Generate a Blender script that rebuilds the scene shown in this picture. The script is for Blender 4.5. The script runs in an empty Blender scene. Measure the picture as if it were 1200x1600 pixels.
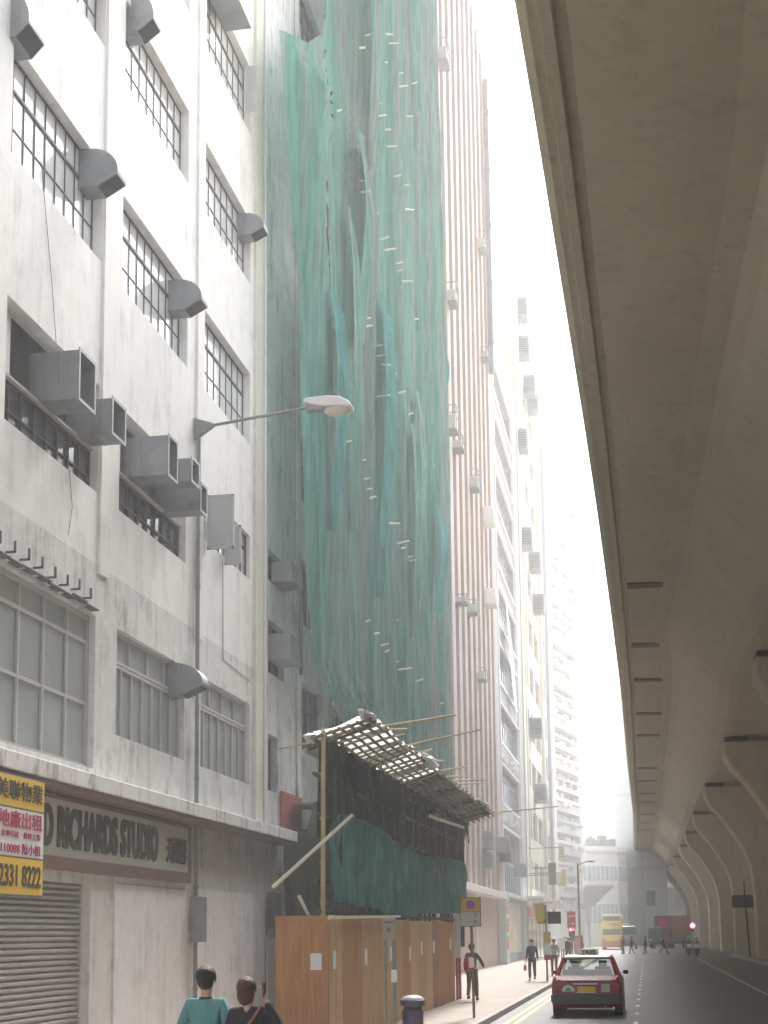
import bpy, bmesh, math, random
from mathutils import Vector, Matrix
random.seed(7)
R = math.radians
sc = bpy.context.scene
COL = sc.collection

# ---------------------------------------------------------------- camera
F, CX, CY = 2300.0, 600.0, 1134.0
CAMP = Vector((0, 0, 2.05))
AX = Matrix(((0.9847108884, 0.1738508416, -0.0109704643),
             (0.0351350606, -0.1365365147, 0.9900117715),
             (0.1706165108, -0.9752608190, -0.1405572525))).transposed()
cam = bpy.data.cameras.new('camera'); camo = bpy.data.objects.new('camera', cam); COL.objects.link(camo)
cam.sensor_fit = 'VERTICAL'; cam.sensor_height = 36.0; cam.sensor_width = 27.0
cam.lens = 36.0 * F / 1600.0
cam.shift_x = (600 - CX) / 1600.0
cam.shift_y = -(800 - CY) / 1600.0
cam.clip_start = 0.1; cam.clip_end = 5000
camo.matrix_world = Matrix.Translation(CAMP) @ AX.to_4x4()
sc.camera = camo

# ---------------------------------------------------------------- sky, sun, exposure
SUN_EL, SUN_AZ = R(50), R(4)          # azimuth measured from +Y (down the street) towards +X
w = bpy.data.worlds.new('World'); sc.world = w; w.use_nodes = True
nt = w.node_tree; nt.nodes.clear()
sky = nt.nodes.new('ShaderNodeTexSky'); sky.sky_type = 'NISHITA'; sky.sun_disc = False
sky.sun_elevation = SUN_EL; sky.sun_rotation = SUN_AZ
sky.dust_density = 6.0; sky.air_density = 1.0; sky.ozone_density = 1.0
hs = nt.nodes.new('ShaderNodeHueSaturation'); hs.inputs['Saturation'].default_value = 0.22
bg = nt.nodes.new('ShaderNodeBackground'); bg.inputs['Strength'].default_value = 0.15
wo = nt.nodes.new('ShaderNodeOutputWorld')
nt.links.new(sky.outputs[0], hs.inputs['Color']); nt.links.new(hs.outputs[0], bg.inputs[0]); nt.links.new(bg.outputs[0], wo.inputs[0])
sun = bpy.data.lights.new('sun', 'SUN'); sun.energy = 2.0; sun.angle = R(7); sun.color = (1.0, 0.96, 0.90)
suno = bpy.data.objects.new('sun', sun); COL.objects.link(suno)
sd = Vector((math.sin(SUN_AZ) * math.cos(SUN_EL), math.cos(SUN_AZ) * math.cos(SUN_EL), math.sin(SUN_EL)))
suno.rotation_euler = sd.to_track_quat('Z', 'Y').to_euler(); suno.location = (0, 100, 120)
sc.view_settings.view_transform = 'Standard'; sc.view_settings.look = 'None'
sc.view_settings.exposure = 1.7; sc.view_settings.gamma = 1.0
sc.render.engine = 'CYCLES'
sc.cycles.max_bounces = 8; sc.cycles.diffuse_bounces = 4; sc.cycles.volume_bounces = 1
sc.cycles.transparent_max_bounces = 12

# ---------------------------------------------------------------- materials
MATS = {}
def mat(name, col, rough=0.8, metal=0.0, var=0.0, scale=3.0, stretch=(1, 1, 1), dirt=None, dirtamt=0.5,
        bump=0.0, bscale=30.0, spec=0.5, trans=0.0, alpha=1.0, emit=None, estr=0.0, fine=0.0):
    if name in MATS: return MATS[name]
    m = bpy.data.materials.new(name); m.use_nodes = True; n = m.node_tree; b = n.nodes['Principled BSDF']
    L = n.links.new
    b.inputs['Base Color'].default_value = (*col, 1); b.inputs['Roughness'].default_value = rough
    b.inputs['Metallic'].default_value = metal; b.inputs['Specular IOR Level'].default_value = spec
    if trans: b.inputs['Transmission Weight'].default_value = trans
    if alpha < 1: b.inputs['Alpha'].default_value = alpha
    if emit: b.inputs['Emission Color'].default_value = (*emit, 1); b.inputs['Emission Strength'].default_value = estr
    if var or dirt or bump or fine:
        tc = n.nodes.new('ShaderNodeTexCoord'); mp = n.nodes.new('ShaderNodeMapping')
        L(tc.outputs['Object'], mp.inputs[0]); mp.inputs['Scale'].default_value = stretch
    last = None
    if var:
        no = n.nodes.new('ShaderNodeTexNoise'); no.inputs['Scale'].default_value = scale; no.inputs['Detail'].default_value = 6
        no.inputs['Roughness'].default_value = 0.6
        L(mp.outputs[0], no.inputs['Vector'])
        cr = n.nodes.new('ShaderNodeValToRGB'); cr.color_ramp.elements[0].position = 0.3; cr.color_ramp.elements[1].position = 0.7
        cr.color_ramp.elements[0].color = (*[max(0, c * (1 - var)) for c in col], 1)
        cr.color_ramp.elements[1].color = (*[min(1, c * (1 + var)) for c in col], 1)
        L(no.outputs['Fac'], cr.inputs[0]); last = cr.outputs[0]
    if fine:
        no = n.nodes.new('ShaderNodeTexNoise'); no.inputs['Scale'].default_value = 55; no.inputs['Detail'].default_value = 3
        L(tc.outputs['Object'], no.inputs['Vector'])
        mr = n.nodes.new('ShaderNodeMapRange'); mr.inputs[3].default_value = 1 - fine; mr.inputs[4].default_value = 1 + fine
        mr.inputs[1].default_value = 0.3; mr.inputs[2].default_value = 0.7
        L(no.outputs['Fac'], mr.inputs[0])
        mx = n.nodes.new('ShaderNodeVectorMath'); mx.operation = 'SCALE'
        if last: L(last, mx.inputs[0])
        else: mx.inputs[0].default_value = col
        L(mr.outputs[0], mx.inputs['Scale']); last = mx.outputs[0]
    if dirt:
        no2 = n.nodes.new('ShaderNodeTexNoise'); no2.inputs['Scale'].default_value = 2.2; no2.inputs['Detail'].default_value = 9
        no2.inputs['Roughness'].default_value = 0.68
        mp2 = n.nodes.new('ShaderNodeMapping'); mp2.inputs['Scale'].default_value = (1.6, 1.6, 0.22)
        L(tc.outputs['Object'], mp2.inputs[0]); L(mp2.outputs[0], no2.inputs['Vector'])
        no3 = n.nodes.new('ShaderNodeTexNoise'); no3.inputs['Scale'].default_value = 1.1; no3.inputs['Detail'].default_value = 12
        no3.inputs['Roughness'].default_value = 0.75; L(tc.outputs['Object'], no3.inputs['Vector'])
        ad = n.nodes.new('ShaderNodeMath'); ad.operation = 'MULTIPLY'
        L(no2.outputs['Fac'], ad.inputs[0]); L(no3.outputs['Fac'], ad.inputs[1])
        mr = n.nodes.new('ShaderNodeMapRange'); mr.inputs[1].default_value = 0.25; mr.inputs[2].default_value = 0.42
        mr.inputs[3].default_value = 0; mr.inputs[4].default_value = dirtamt
        L(ad.outputs[0], mr.inputs[0])
        mx = n.nodes.new('ShaderNodeMix'); mx.data_type = 'RGBA'
        L(mr.outputs[0], mx.inputs['Factor'])
        if last: L(last, mx.inputs['A'])
        else: mx.inputs['A'].default_value = (*col, 1)
        mx.inputs['B'].default_value = (*dirt, 1); last = mx.outputs['Result']
    if last: L(last, b.inputs['Base Color'])
    if bump:
        nb = n.nodes.new('ShaderNodeTexNoise'); nb.inputs['Scale'].default_value = bscale; nb.inputs['Detail'].default_value = 5
        L(mp.outputs[0], nb.inputs['Vector'])
        bp = n.nodes.new('ShaderNodeBump'); bp.inputs['Strength'].default_value = bump; bp.inputs['Distance'].default_value = 0.02
        L(nb.outputs['Fac'], bp.inputs['Height']); L(bp.outputs[0], b.inputs['Normal'])
    MATS[name] = m; return m

M_white = mat('painted_render', (0.84, 0.83, 0.81), 0.85, var=0.04, dirt=(0.40, 0.39, 0.37), dirtamt=0.5, bump=0.25)
M_wall_low = mat('grubby_render', (0.70, 0.70, 0.68), 0.85, var=0.08, dirt=(0.22, 0.22, 0.21), dirtamt=0.95, bump=0.35)
M_canopy = mat('stained_canopy', (0.74, 0.73, 0.72), 0.85, var=0.1, scale=5, stretch=(1, 1, .2), dirt=(0.10, 0.10, 0.09), dirtamt=1.0, bump=0.3)
M_ground = mat('ground_floor_render', (0.70, 0.70, 0.68), 0.9, var=0.08, scale=1.5, dirt=(0.26, 0.26, 0.26), dirtamt=0.8, bump=0.3)
M_panelw = mat('white_wall_panel', (0.84, 0.84, 0.85), 0.8, var=0.05, scale=6, dirt=(0.4, 0.4, 0.4), dirtamt=0.6)
M_cream = mat('cream_paint', (0.70, 0.69, 0.60), 0.85, var=0.04, dirt=(0.42, 0.42, 0.38), dirtamt=0.4)
M_greyc = mat('bare_concrete', (0.62, 0.64, 0.65), 0.9, var=0.12, scale=1.5, dirt=(0.18, 0.19, 0.20), dirtamt=0.85, bump=0.3)
M_darkc = mat('old_concrete', (0.30, 0.30, 0.29), 0.9, var=0.2, scale=1.2, dirt=(0.12, 0.12, 0.12), dirtamt=0.8)
M_steel = mat('dark_window_steel', (0.10, 0.09, 0.10), 0.6)
M_alu = mat('pale_window_frame', (0.50, 0.48, 0.47), 0.6)
M_glass = mat('sky_white_window_glass', (0.72, 0.73, 0.75), 0.10, var=0.12, scale=1.3, spec=1.0)  # bright sky reflection painted in as a near-white base colour
M_glassd = mat('dim_window_glass', (0.09, 0.10, 0.11), 0.12, var=0.3, scale=1.5, spec=0.9)
M_frost = mat('frosted_glass', (0.40, 0.44, 0.44), 0.22, var=0.10, scale=1.0, spec=0.6)
M_duct = mat('grey_sheet_metal', (0.27, 0.29, 0.31), 0.5, metal=0.3, var=0.15, scale=2, dirt=(.13, .10, .08), dirtamt=.6)
M_black = mat('black_paint', (0.03, 0.03, 0.03), 0.5)
M_dark = mat('opening_shade_black', (0.025, 0.025, 0.028), 0.9)  # black that stands in for the shade inside openings
M_shut = mat('rolling_shutter_steel', (0.44, 0.44, 0.42), 0.55, metal=0.2, var=0.12, scale=3, stretch=(1, 1, 4))
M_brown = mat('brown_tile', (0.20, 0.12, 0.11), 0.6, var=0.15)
M_signc = mat('sign_board_cream', (0.56, 0.55, 0.49), 0.7, var=0.05)
M_letter = mat('dark_sign_letter', (0.07, 0.065, 0.06), 0.6)
M_yel = mat('banner_yellow', (0.75, 0.50, 0.05), 0.6)
M_bwhite = mat('banner_white', (0.72, 0.74, 0.76), 0.6)
M_bred = mat('banner_red', (0.45, 0.02, 0.08), 0.6)
M_bblack = mat('banner_black', (0.05, 0.045, 0.03), 0.6)
M_ply = [mat('plywood_%s' % n, c, 0.75, var=0.22, scale=2.5, stretch=(6, 6, 0.5), fine=0.08, dirt=tuple(v * .55 for v in c), dirtamt=.45, spec=0.25) for n, c in
         (('honey', (0.50, 0.32, 0.15)), ('brown', (0.43, 0.23, 0.10)), ('pale', (0.56, 0.38, 0.19)), ('orange', (0.47, 0.23, 0.07)), ('reddish', (0.37, 0.21, 0.13)))]
M_bamboow = mat('shade_darkened_bamboo', (0.085, 0.075, 0.055), 0.9, var=0.3, scale=4)  # shade under the catch platform is put into this pole colour
M_bamboo = mat('bamboo', (0.48, 0.38, 0.20), 0.6, var=0.25, scale=4, stretch=(1, 1, .5))
M_bamboog = mat('weathered_bamboo', (0.20, 0.18, 0.13), 0.8, var=0.25, scale=4)
M_bamb_l = mat('bleached_bamboo', (0.72, 0.68, 0.55), 0.6, var=0.1)
M_paper = mat('paper', (0.78, 0.79, 0.80), 0.8)
M_plank = mat('plastic_sheet', (0.75, 0.78, 0.80), 0.4, var=0.15, scale=6)
M_pink = mat('pink_mosaic', (0.40, 0.32, 0.30), 0.75, var=0.10, scale=0.8, stretch=(1, 1, .3), dirt=(.22, .17, .16), dirtamt=.5)
M_pinkw = mat('pale_rib', (0.76, 0.74, 0.72), 0.75, var=0.05)
M_pinkb = mat('pink_granite', (0.52, 0.40, 0.34), 0.6, var=0.10, scale=3)
M_lilac = mat('grey_lilac_render', (0.42, 0.42, 0.46), 0.8, var=0.06, dirt=(.28, .28, .3), dirtamt=.5)
M_bluegl = mat('blue_grey_glazing', (0.25, 0.33, 0.38), 0.15, var=0.25, scale=1.0, spec=0.8)
M_wtrim = mat('white_trim', (0.78, 0.78, 0.77), 0.7)
M_creamb = mat('cream_render_far', (0.72, 0.70, 0.62), 0.85, var=0.05, dirt=(.4, .4, .36), dirtamt=.4)
M_farw = mat('pale_render_far', (0.68, 0.68, 0.66), 0.85, var=0.05)
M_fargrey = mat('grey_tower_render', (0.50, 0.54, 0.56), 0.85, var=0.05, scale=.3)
M_deck = mat('flyover_concrete', (0.50, 0.44, 0.325), 0.9, var=0.07, scale=0.35, stretch=(1, .35, 1), dirt=(0.30, 0.27, 0.21), dirtamt=0.6, bump=0.12, bscale=12, spec=.25)
M_deckd = mat('flyover_joint', (0.10, 0.095, 0.08), 0.9)
M_road = mat('asphalt', (0.10, 0.099, 0.097), 0.55, var=0.28, scale=0.35, stretch=(1.6, .25, 1), fine=0.18, bump=0.25, bscale=80, spec=.5)
M_pave = mat('pavement_slabs', (0.34, 0.285, 0.25), 0.8, var=0.10, scale=0.8, fine=0.08)
M_paved = mat('rough_grey_pavement', (0.22, 0.21, 0.19), 0.9, var=0.2, scale=1.2, fine=0.15, bump=.4)  # darker, rougher grey paving
M_kerb = mat('kerbstone', (0.36, 0.34, 0.33), 0.8, var=0.15, scale=2)
M_mark = mat('road_paint_white', (0.70, 0.70, 0.68), 0.6, var=0.15, scale=8)
M_ymark = mat('road_paint_yellow', (0.62, 0.52, 0.20), 0.6, var=0.15, scale=8)
M_skin = mat('skin', (0.50, 0.33, 0.24), 0.6)
M_hair = mat('black_hair', (0.02, 0.018, 0.018), 0.45, bump=1.0, bscale=40, stretch=(3, 3, .5))
M_hairr = mat('auburn_hair', (0.09, 0.035, 0.03), 0.5, var=.5, scale=25, stretch=(3, 3, .4), bump=1.0, bscale=40)
M_pole = mat('grey_pole_paint', (0.22, 0.24, 0.22), 0.5)
M_tree = mat('foliage', (0.08, 0.13, 0.05), 0.8, var=0.4, scale=2)
M_tyre = mat('tyre_rubber', (0.025, 0.025, 0.025), 0.8)
M_chrome = mat('chrome', (0.75, 0.75, 0.78), 0.2, metal=0.9)
M_carglass = mat('car_glass', (0.03, 0.05, 0.05), 0.05, spec=0.8)

# pavement slab joints
def add_tiles(m, sx, sy, dark=0.75):
    n = m.node_tree; b = n.nodes['Principled BSDF']; L = n.links.new
    src = b.inputs['Base Color'].links[0].from_socket
    tc = n.nodes.new('ShaderNodeTexCoord'); mp = n.nodes.new('ShaderNodeMapping'); L(tc.outputs['Object'], mp.inputs[0])
    mp.inputs['Scale'].default_value = (sx, sy, 1)
    bk = n.nodes.new('ShaderNodeTexBrick'); bk.inputs['Scale'].default_value = 1; bk.inputs['Mortar Size'].default_value = 0.02
    bk.inputs['Brick Width'].default_value = 1; bk.inputs['Row Height'].default_value = 1
    bk.inputs['Color1'].default_value = (1, 1, 1, 1); bk.inputs['Color2'].default_value = (.93, .93, .93, 1); bk.inputs['Mortar'].default_value = (dark, dark, dark, 1)
    L(mp.outputs[0], bk.inputs['Vector'])
    mx = n.nodes.new('ShaderNodeMix'); mx.data_type = 'RGBA'; mx.blend_type = 'MULTIPLY'; mx.inputs['Factor'].default_value = 1
    L(src, mx.inputs['A']); L(bk.outputs[0], mx.inputs['B']); L(mx.outputs['Result'], b.inputs['Base Color'])
add_tiles(M_pave, 1.6, 1.6)
add_tiles(M_deck, .42, .42, .955)

def net_mat(name, colA, colB, grey, alpha, sheer, zs=0.06):
    """debris netting: diffuse + translucent cloth with a fine open weave; tone changes cloth by cloth in long vertical lengths"""
    m = bpy.data.materials.new(name); m.use_nodes = True; n = m.node_tree; n.nodes.clear(); L = n.links.new
    o = n.nodes.new('ShaderNodeOutputMaterial'); tc = n.nodes.new('ShaderNodeTexCoord')
    def noise(sx, sy, sz, scale, det=5):
        mp = n.nodes.new('ShaderNodeMapping'); mp.inputs['Scale'].default_value = (sx, sy, sz); L(tc.outputs['Object'], mp.inputs[0])
        no = n.nodes.new('ShaderNodeTexNoise'); no.inputs['Scale'].default_value = scale; no.inputs['Detail'].default_value = det
        no.inputs['Roughness'].default_value = .6
        L(mp.outputs[0], no.inputs['Vector']); return no.outputs['Fac']
    n1 = noise(1, 1, zs, 0.5); n2 = noise(1, 1, zs * .8, 1.1); n3 = noise(1, 1, .12, 5, 8)
    r1 = n.nodes.new('ShaderNodeValToRGB'); e = r1.color_ramp.elements; e[0].position = .42; e[1].position = .60
    e[0].color = (*colA, 1); e[1].color = (*colB, 1); L(n1, r1.inputs[0])
    r2 = n.nodes.new('ShaderNodeMapRange'); r2.inputs[1].default_value = .47; r2.inputs[2].default_value = .60; r2.inputs[3].default_value = 0; r2.inputs[4].default_value = .85
    L(n2, r2.inputs[0])
    mx = n.nodes.new('ShaderNodeMix'); mx.data_type = 'RGBA'; L(r2.outputs[0], mx.inputs['Factor']); L(r1.outputs[0], mx.inputs['A']); mx.inputs['B'].default_value = (*grey, 1)
    r3 = n.nodes.new('ShaderNodeMapRange'); r3.inputs[1].default_value = .35; r3.inputs[2].default_value = .7; r3.inputs[3].default_value = .7; r3.inputs[4].default_value = 1.25
    L(n3, r3.inputs[0])
    vm = n.nodes.new('ShaderNodeVectorMath'); vm.operation = 'SCALE'; L(mx.outputs['Result'], vm.inputs[0]); L(r3.outputs[0], vm.inputs['Scale'])
    d = n.nodes.new('ShaderNodeBsdfDiffuse'); t = n.nodes.new('ShaderNodeBsdfTranslucent'); L(vm.outputs[0], d.inputs[0]); L(vm.outputs[0], t.inputs[0])
    a = n.nodes.new('ShaderNodeMixShader'); a.inputs[0].default_value = .45; L(d.outputs[0], a.inputs[1]); L(t.outputs[0], a.inputs[2])
    tr = n.nodes.new('ShaderNodeBsdfTransparent')
    ra = n.nodes.new('ShaderNodeMapRange'); ra.inputs[1].default_value = .4; ra.inputs[2].default_value = .62; ra.inputs[3].default_value = alpha; ra.inputs[4].default_value = sheer
    L(n2, ra.inputs[0])
    s = n.nodes.new('ShaderNodeMixShader'); L(ra.outputs[0], s.inputs[0]); L(tr.outputs[0], s.inputs[1]); L(a.outputs[0], s.inputs[2])
    L(s.outputs[0], o.inputs['Surface']); return m
M_net = net_mat('green_debris_net', (0.12, 0.35, 0.30), (0.21, 0.41, 0.36), (0.28, 0.33, 0.32), .97, .90)
M_net2 = net_mat('teal_debris_net', (0.09, 0.34, 0.33), (0.13, 0.38, 0.36), (0.10, 0.28, 0.26), .97, .9, zs=1)
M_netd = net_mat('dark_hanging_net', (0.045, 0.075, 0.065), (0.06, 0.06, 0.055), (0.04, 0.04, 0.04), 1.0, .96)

# ---------------------------------------------------------------- mesh helpers
class MB:
    def __init__(s): s.v = []; s.f = []; s.mi = []; s.cur = 0
    def quad(s, *p):
        i = len(s.v); s.v += [tuple(q) for q in p]; s.f.append(tuple(range(i, i + len(p)))); s.mi.append(s.cur); return s
    def box(s, x0, x1, y0, y1, z0, z1):
        x0, x1 = min(x0, x1), max(x0, x1); y0, y1 = min(y0, y1), max(y0, y1); z0, z1 = min(z0, z1), max(z0, z1)
        i = len(s.v)
        s.v += [(x0, y0, z0), (x1, y0, z0), (x1, y1, z0), (x0, y1, z0), (x0, y0, z1), (x1, y0, z1), (x1, y1, z1), (x0, y1, z1)]
        for f in ((0, 3, 2, 1), (4, 5, 6, 7), (0, 1, 5, 4), (1, 2, 6, 5), (2, 3, 7, 6), (3, 0, 4, 7)):
            s.f.append(tuple(i + k for k in f)); s.mi.append(s.cur)
        return s
    def tube(s, a, b, r, n=8, r2=None):
        a = Vector(a); b = Vector(b); r2 = r if r2 is None else r2
        d = (b - a).normalized(); u = d.orthogonal().normalized(); v = d.cross(u); i = len(s.v)
        for p, rr in ((a, r), (b, r2)):
            for k in range(n):
                t = 2 * math.pi * k / n; s.v.append(tuple(p + (u * math.cos(t) + v * math.sin(t)) * rr))
        for k in range(n):
            j = (k + 1) % n; s.f.append((i + k, i + j, i + n + j, i + n + k)); s.mi.append(s.cur)
        s.f.append(tuple(i + k for k in reversed(range(n)))); s.mi.append(s.cur)
        s.f.append(tuple(i + n + k for k in range(n))); s.mi.append(s.cur); return s
    def path(s, pts, r, n=8):
        for a, b in zip(pts[:-1], pts[1:]): s.tube(a, b, r, n)
        return s
    def prism(s, pts, axis, a, b):
        """extrude closed polygon pts (2D) along axis from a to b. axis 'x': pts=(y,z); 'y': pts=(x,z); 'z': pts=(x,y)"""
        def P3(p, t): return (t, p[0], p[1]) if axis == 'x' else ((p[0], t, p[1]) if axis == 'y' else (p[0], p[1], t))
        i = len(s.v); n = len(pts)
        s.v += [P3(p, a) for p in pts] + [P3(p, b) for p in pts]
        for k in range(n):
            j = (k + 1) % n; s.f.append((i + k, i + j, i + n + j, i + n + k)); s.mi.append(s.cur)
        s.f.append(tuple(i + k for k in reversed(range(n)))); s.mi.append(s.cur)
        s.f.append(tuple(i + n + k for k in range(n))); s.mi.append(s.cur); return s
    def ell(s, c, rx, ry, rz, n=12, m=8, z0=-1.0, z1=1.0):
        i = len(s.v)
        for a in range(m + 1):
            t = math.asin(z0) + (math.asin(z1) - math.asin(z0)) * a / m
            for k in range(n):
                p = 2 * math.pi * k / n
                s.v.append((c[0] + rx * math.cos(t) * math.cos(p), c[1] + ry * math.cos(t) * math.sin(p), c[2] + rz * math.sin(t)))
        for a in range(m):
            for k in range(n):
                j = (k + 1) % n; s.f.append((i + a * n + k, i + a * n + j, i + (a + 1) * n + j, i + (a + 1) * n + k)); s.mi.append(s.cur)
        return s
    def build(s, name, m, parent=None, smooth=False, bevel=0.0, fixn=True):
        me = bpy.data.meshes.new(name); me.from_pydata(s.v, [], s.f)
        for mm in (m if isinstance(m, (list, tuple)) else [m]): me.materials.append(mm)
        me.polygons.foreach_set('material_index', s.mi)
        if fixn:
            bm = bmesh.new(); bm.from_mesh(me); bmesh.ops.recalc_face_normals(bm, faces=bm.faces); bm.to_mesh(me); bm.free()
        o = bpy.data.objects.new(name, me); COL.objects.link(o)
        if parent: o.parent = parent
        if bevel:
            b = o.modifiers.new('bevel', 'BEVEL'); b.width = bevel; b.segments = 2; b.limit_method = 'ANGLE'
        if smooth:
            for p in me.polygons: p.use_smooth = True
        return o
def tag(o, label=None, cat=None, group=None, kind=None):
    if label: o['label'] = label
    if cat: o['category'] = cat
    if group: o['group'] = group
    if kind: o['kind'] = kind
    return o
def empty(name, loc, label, cat, group=None, rz=0):
    o = bpy.data.objects.new(name, None); COL.objects.link(o); o.location = loc; o.rotation_euler = (0, 0, rz)
    return tag(o, label, cat, group)
def copy_tree(o, parent=None):
    c = o.copy(); COL.objects.link(c)
    if parent: c.parent = parent
    for ch in list(o.children): copy_tree(ch, c)
    return c
def text(parent, name, body, m, cx, cy, cz, wid, hei, face='x', depth=0.01, bold=0.0):
    c = bpy.data.curves.new('t', 'FONT'); c.body = body; c.extrude = 0.5; c.offset = bold; c.resolution_u = 3
    t = bpy.data.objects.new('t', c); COL.objects.link(t)
    dg = bpy.context.evaluated_depsgraph_get(); me = bpy.data.meshes.new_from_object(t.evaluated_get(dg))
    bpy.data.objects.remove(t); bpy.data.curves.remove(c)
    xs = [v.co.x for v in me.vertices]; ys = [v.co.y for v in me.vertices]; x0, x1, y0, y1 = min(xs), max(xs), min(ys), max(ys)
    for v in me.vertices:
        a = ((v.co.x - x0) / (x1 - x0) - .5) * wid; b = ((v.co.y - y0) / (y1 - y0) - .5) * hei; d = v.co.z * 2 * depth
        v.co = (cx + d, cy + a, cz + b) if face == 'x' else (cx + a, cy - d, cz + b)
    me.materials.clear(); me.materials.append(m)
    o = bpy.data.objects.new(name, me); COL.objects.link(o)
    if parent: o.parent = parent
    return o
def cells(X, y0, y1, z0, z1, ops, depth, mb):
    """street facade in the plane x=X facing +x, with openings (ya,yb,za,zb) and their reveals"""
    ys = sorted(set([y0, y1] + [v for o in ops for v in o[:2] if y0 < v < y1])); zs = sorted(set([z0, z1] + [v for o in ops for v in o[2:] if z0 < v < z1]))
    for a, b in zip(ys[:-1], ys[1:]):
        for c, d in zip(zs[:-1], zs[1:]):
            my, mz = (a + b) / 2, (c + d) / 2
            if any(o[0] < my < o[1] and o[2] < mz < o[3] for o in ops): continue
            mb.quad((X, a, c), (X, b, c), (X, b, d), (X, a, d))
    for (a, b, c, d) in ops:
        q = X - depth
        mb.quad((X, a, c), (q, a, c), (q, a, d), (X, a, d)); mb.quad((X, b, c), (X, b, d), (q, b, d), (q, b, c))
        mb.quad((X, a, c), (X, b, c), (q, b, c), (q, a, c)); mb.quad((X, a, d), (q, a, d), (q, b, d), (X, b, d))
def shell(mb, X, y0, y1, z0, z1, deep):
    """sides, back and roof behind a facade"""
    q = X - deep
    mb.quad((X, y0, z0), (X, y0, z1), (q, y0, z1), (q, y0, z0)); mb.quad((X, y1, z0), (q, y1, z0), (q, y1, z1), (X, y1, z1))
    mb.quad((q, y0, z0), (q, y0, z1), (q, y1, z1), (q, y1, z0)); mb.quad((X, y0, z1), (X, y1, z1), (q, y1, z1), (q, y0, z1))
def window(parent, X, ya, yb, za, zb, ncol, zrows, t=0.03, fm=None, gm=None, thick=None, name='window', dep=.05):
    """frame of bars with one pane sheet behind; zrows = fractions of height; thick = index of a heavy transom"""
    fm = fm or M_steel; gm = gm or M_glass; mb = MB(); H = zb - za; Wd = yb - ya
    mb.box(X, X + dep, ya, ya + t, za, zb); mb.box(X, X + dep, yb - t, yb, za, zb)
    mb.box(X, X + dep, ya + t, yb - t, za, za + t); mb.box(X, X + dep, ya + t, yb - t, zb - t, zb)
    for i, fr in enumerate(zrows):
        tt = t * (1.7 if thick == i else .75); z = za + H * fr
        mb.box(X - .004, X + dep * (1.5 if thick == i else .8), ya + t, yb - t, z - tt / 2, z + tt / 2)
    for k in range(1, ncol):
        y = ya + Wd * k / ncol; mb.box(X + .002, X + dep * .94, y - t * .35, y + t * .35, za + t, zb - t)
    w_ = mb.build(name, fm, parent)
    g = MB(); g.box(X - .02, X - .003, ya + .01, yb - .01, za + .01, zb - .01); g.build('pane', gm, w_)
    return w_

# ================================================================ GROUND
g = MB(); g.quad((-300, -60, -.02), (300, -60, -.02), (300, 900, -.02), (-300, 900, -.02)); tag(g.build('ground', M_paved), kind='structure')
g = MB(); g.quad((-3.62, -20, 0), (7.0, -20, 0), (7.0, 128, 0), (-3.62, 128, 0)); g.quad((-30, 128, 0), (40, 128, 0), (40, 215, 0), (-30, 215, 0)); tag(g.build('road', M_road), kind='structure')
g = MB(); g.box(-9.0, -3.78, -20, 118, -.01, .15); g.box(-9.5, -5.6, 118.0, 128, -.01, .15); tag(g.build('pavement', M_pave), kind='structure')
g = MB(); g.box(-3.78, -3.62, -20, 118, -.01, .155); tag(g.build('kerb', M_kerb, bevel=.02), kind='structure')
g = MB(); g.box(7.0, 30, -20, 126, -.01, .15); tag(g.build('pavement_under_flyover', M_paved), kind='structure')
g = MB(); g.box(6.84, 7.0, -20, 126, -.01, .155); tag(g.build('kerb', M_kerb), kind='structure')
g = MB(); g.quad((-3.30, -20, .004), (-3.20, -20, .004), (-3.20, 118, .004), (-3.30, 118, .004)); g.quad((-3.08, -20, .004), (-2.98, -20, .004), (-2.98, 118, .004), (-3.08, 118, .004)); tag(g.build('yellow_line', M_ymark), kind='structure')
g = MB()
y = 14.0
while y < 120:
    g.quad((-.36, y, .004), (-.26, y, .004), (-.26, y + 1.0, .004), (-.36, y + 1.0, .004)); y += 4.0
    
g.quad((3.72, -20, .004), (3.79, -20, .004), (3.79, 118, .004), (3.72, 118, .004))
for x in range(0, 11): g.quad((-3.4 + x * .95, 122, .004), (-2.95 + x * .95, 122, .004), (-2.95 + x * .95, 122.3, .004), (-3.4 + x * .95, 122.3, .004))
g.quad((-3.5, 120.2, .004), (6.9, 120.2, .004), (6.9, 120.5, .004), (-3.5, 120.5, .004))
tag(g.build('lane_marking', M_mark), kind='structure')

# ================================================================ NEAR WHITE FACTORY BUILDING
XB = -9.0; Y0, Y1 = 6.0, 34.45
bays = [(10.1, 13.8), (14.8, 18.45), (19.45, 23.22), (24.25, 28.15), (29.25, 33.15)]
TOP = 32.0
rowsz = [('P', 25.7, 27.5), ('T', 21.78, 23.55), ('A1', 17.85, 19.50), ('A', 13.78, 15.58), ('B', 9.6, 11.52)]
ops_up = []; ops_lo = []
for bi, (a, b) in enumerate(bays):
    for nm, c, d in rowsz:
        if nm == 'B' and bi == 4: c = 10.45
        ops_up.append((a, b, c, d))
    ops_lo.append((a, b, 4.85 if bi in (0, 1, 2) else 5.55, 7.45))
bld = empty('factory_building', (XB, 20, 0), 'near white factory building with rows of steel windows above a concrete canopy', 'building')
def C(o): o.parent = bld; o.matrix_parent_inverse = Matrix.Translation((-XB, -20, 0)); return o
mb = MB(); cells(XB, Y0, Y1, 8.35, TOP, ops_up, .30, mb); shell(mb, XB, Y0, Y1, 8.35, TOP, 14); C(mb.build('upper_wall', M_white, fixn=False))
mb = MB(); cells(XB, Y0, Y1, 4.62, 8.35, ops_lo, .22, mb); shell(mb, XB, Y0, Y1, 4.62, 8.35, 14); C(mb.build('first_floor_wall', M_wall_low, fixn=False))
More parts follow.
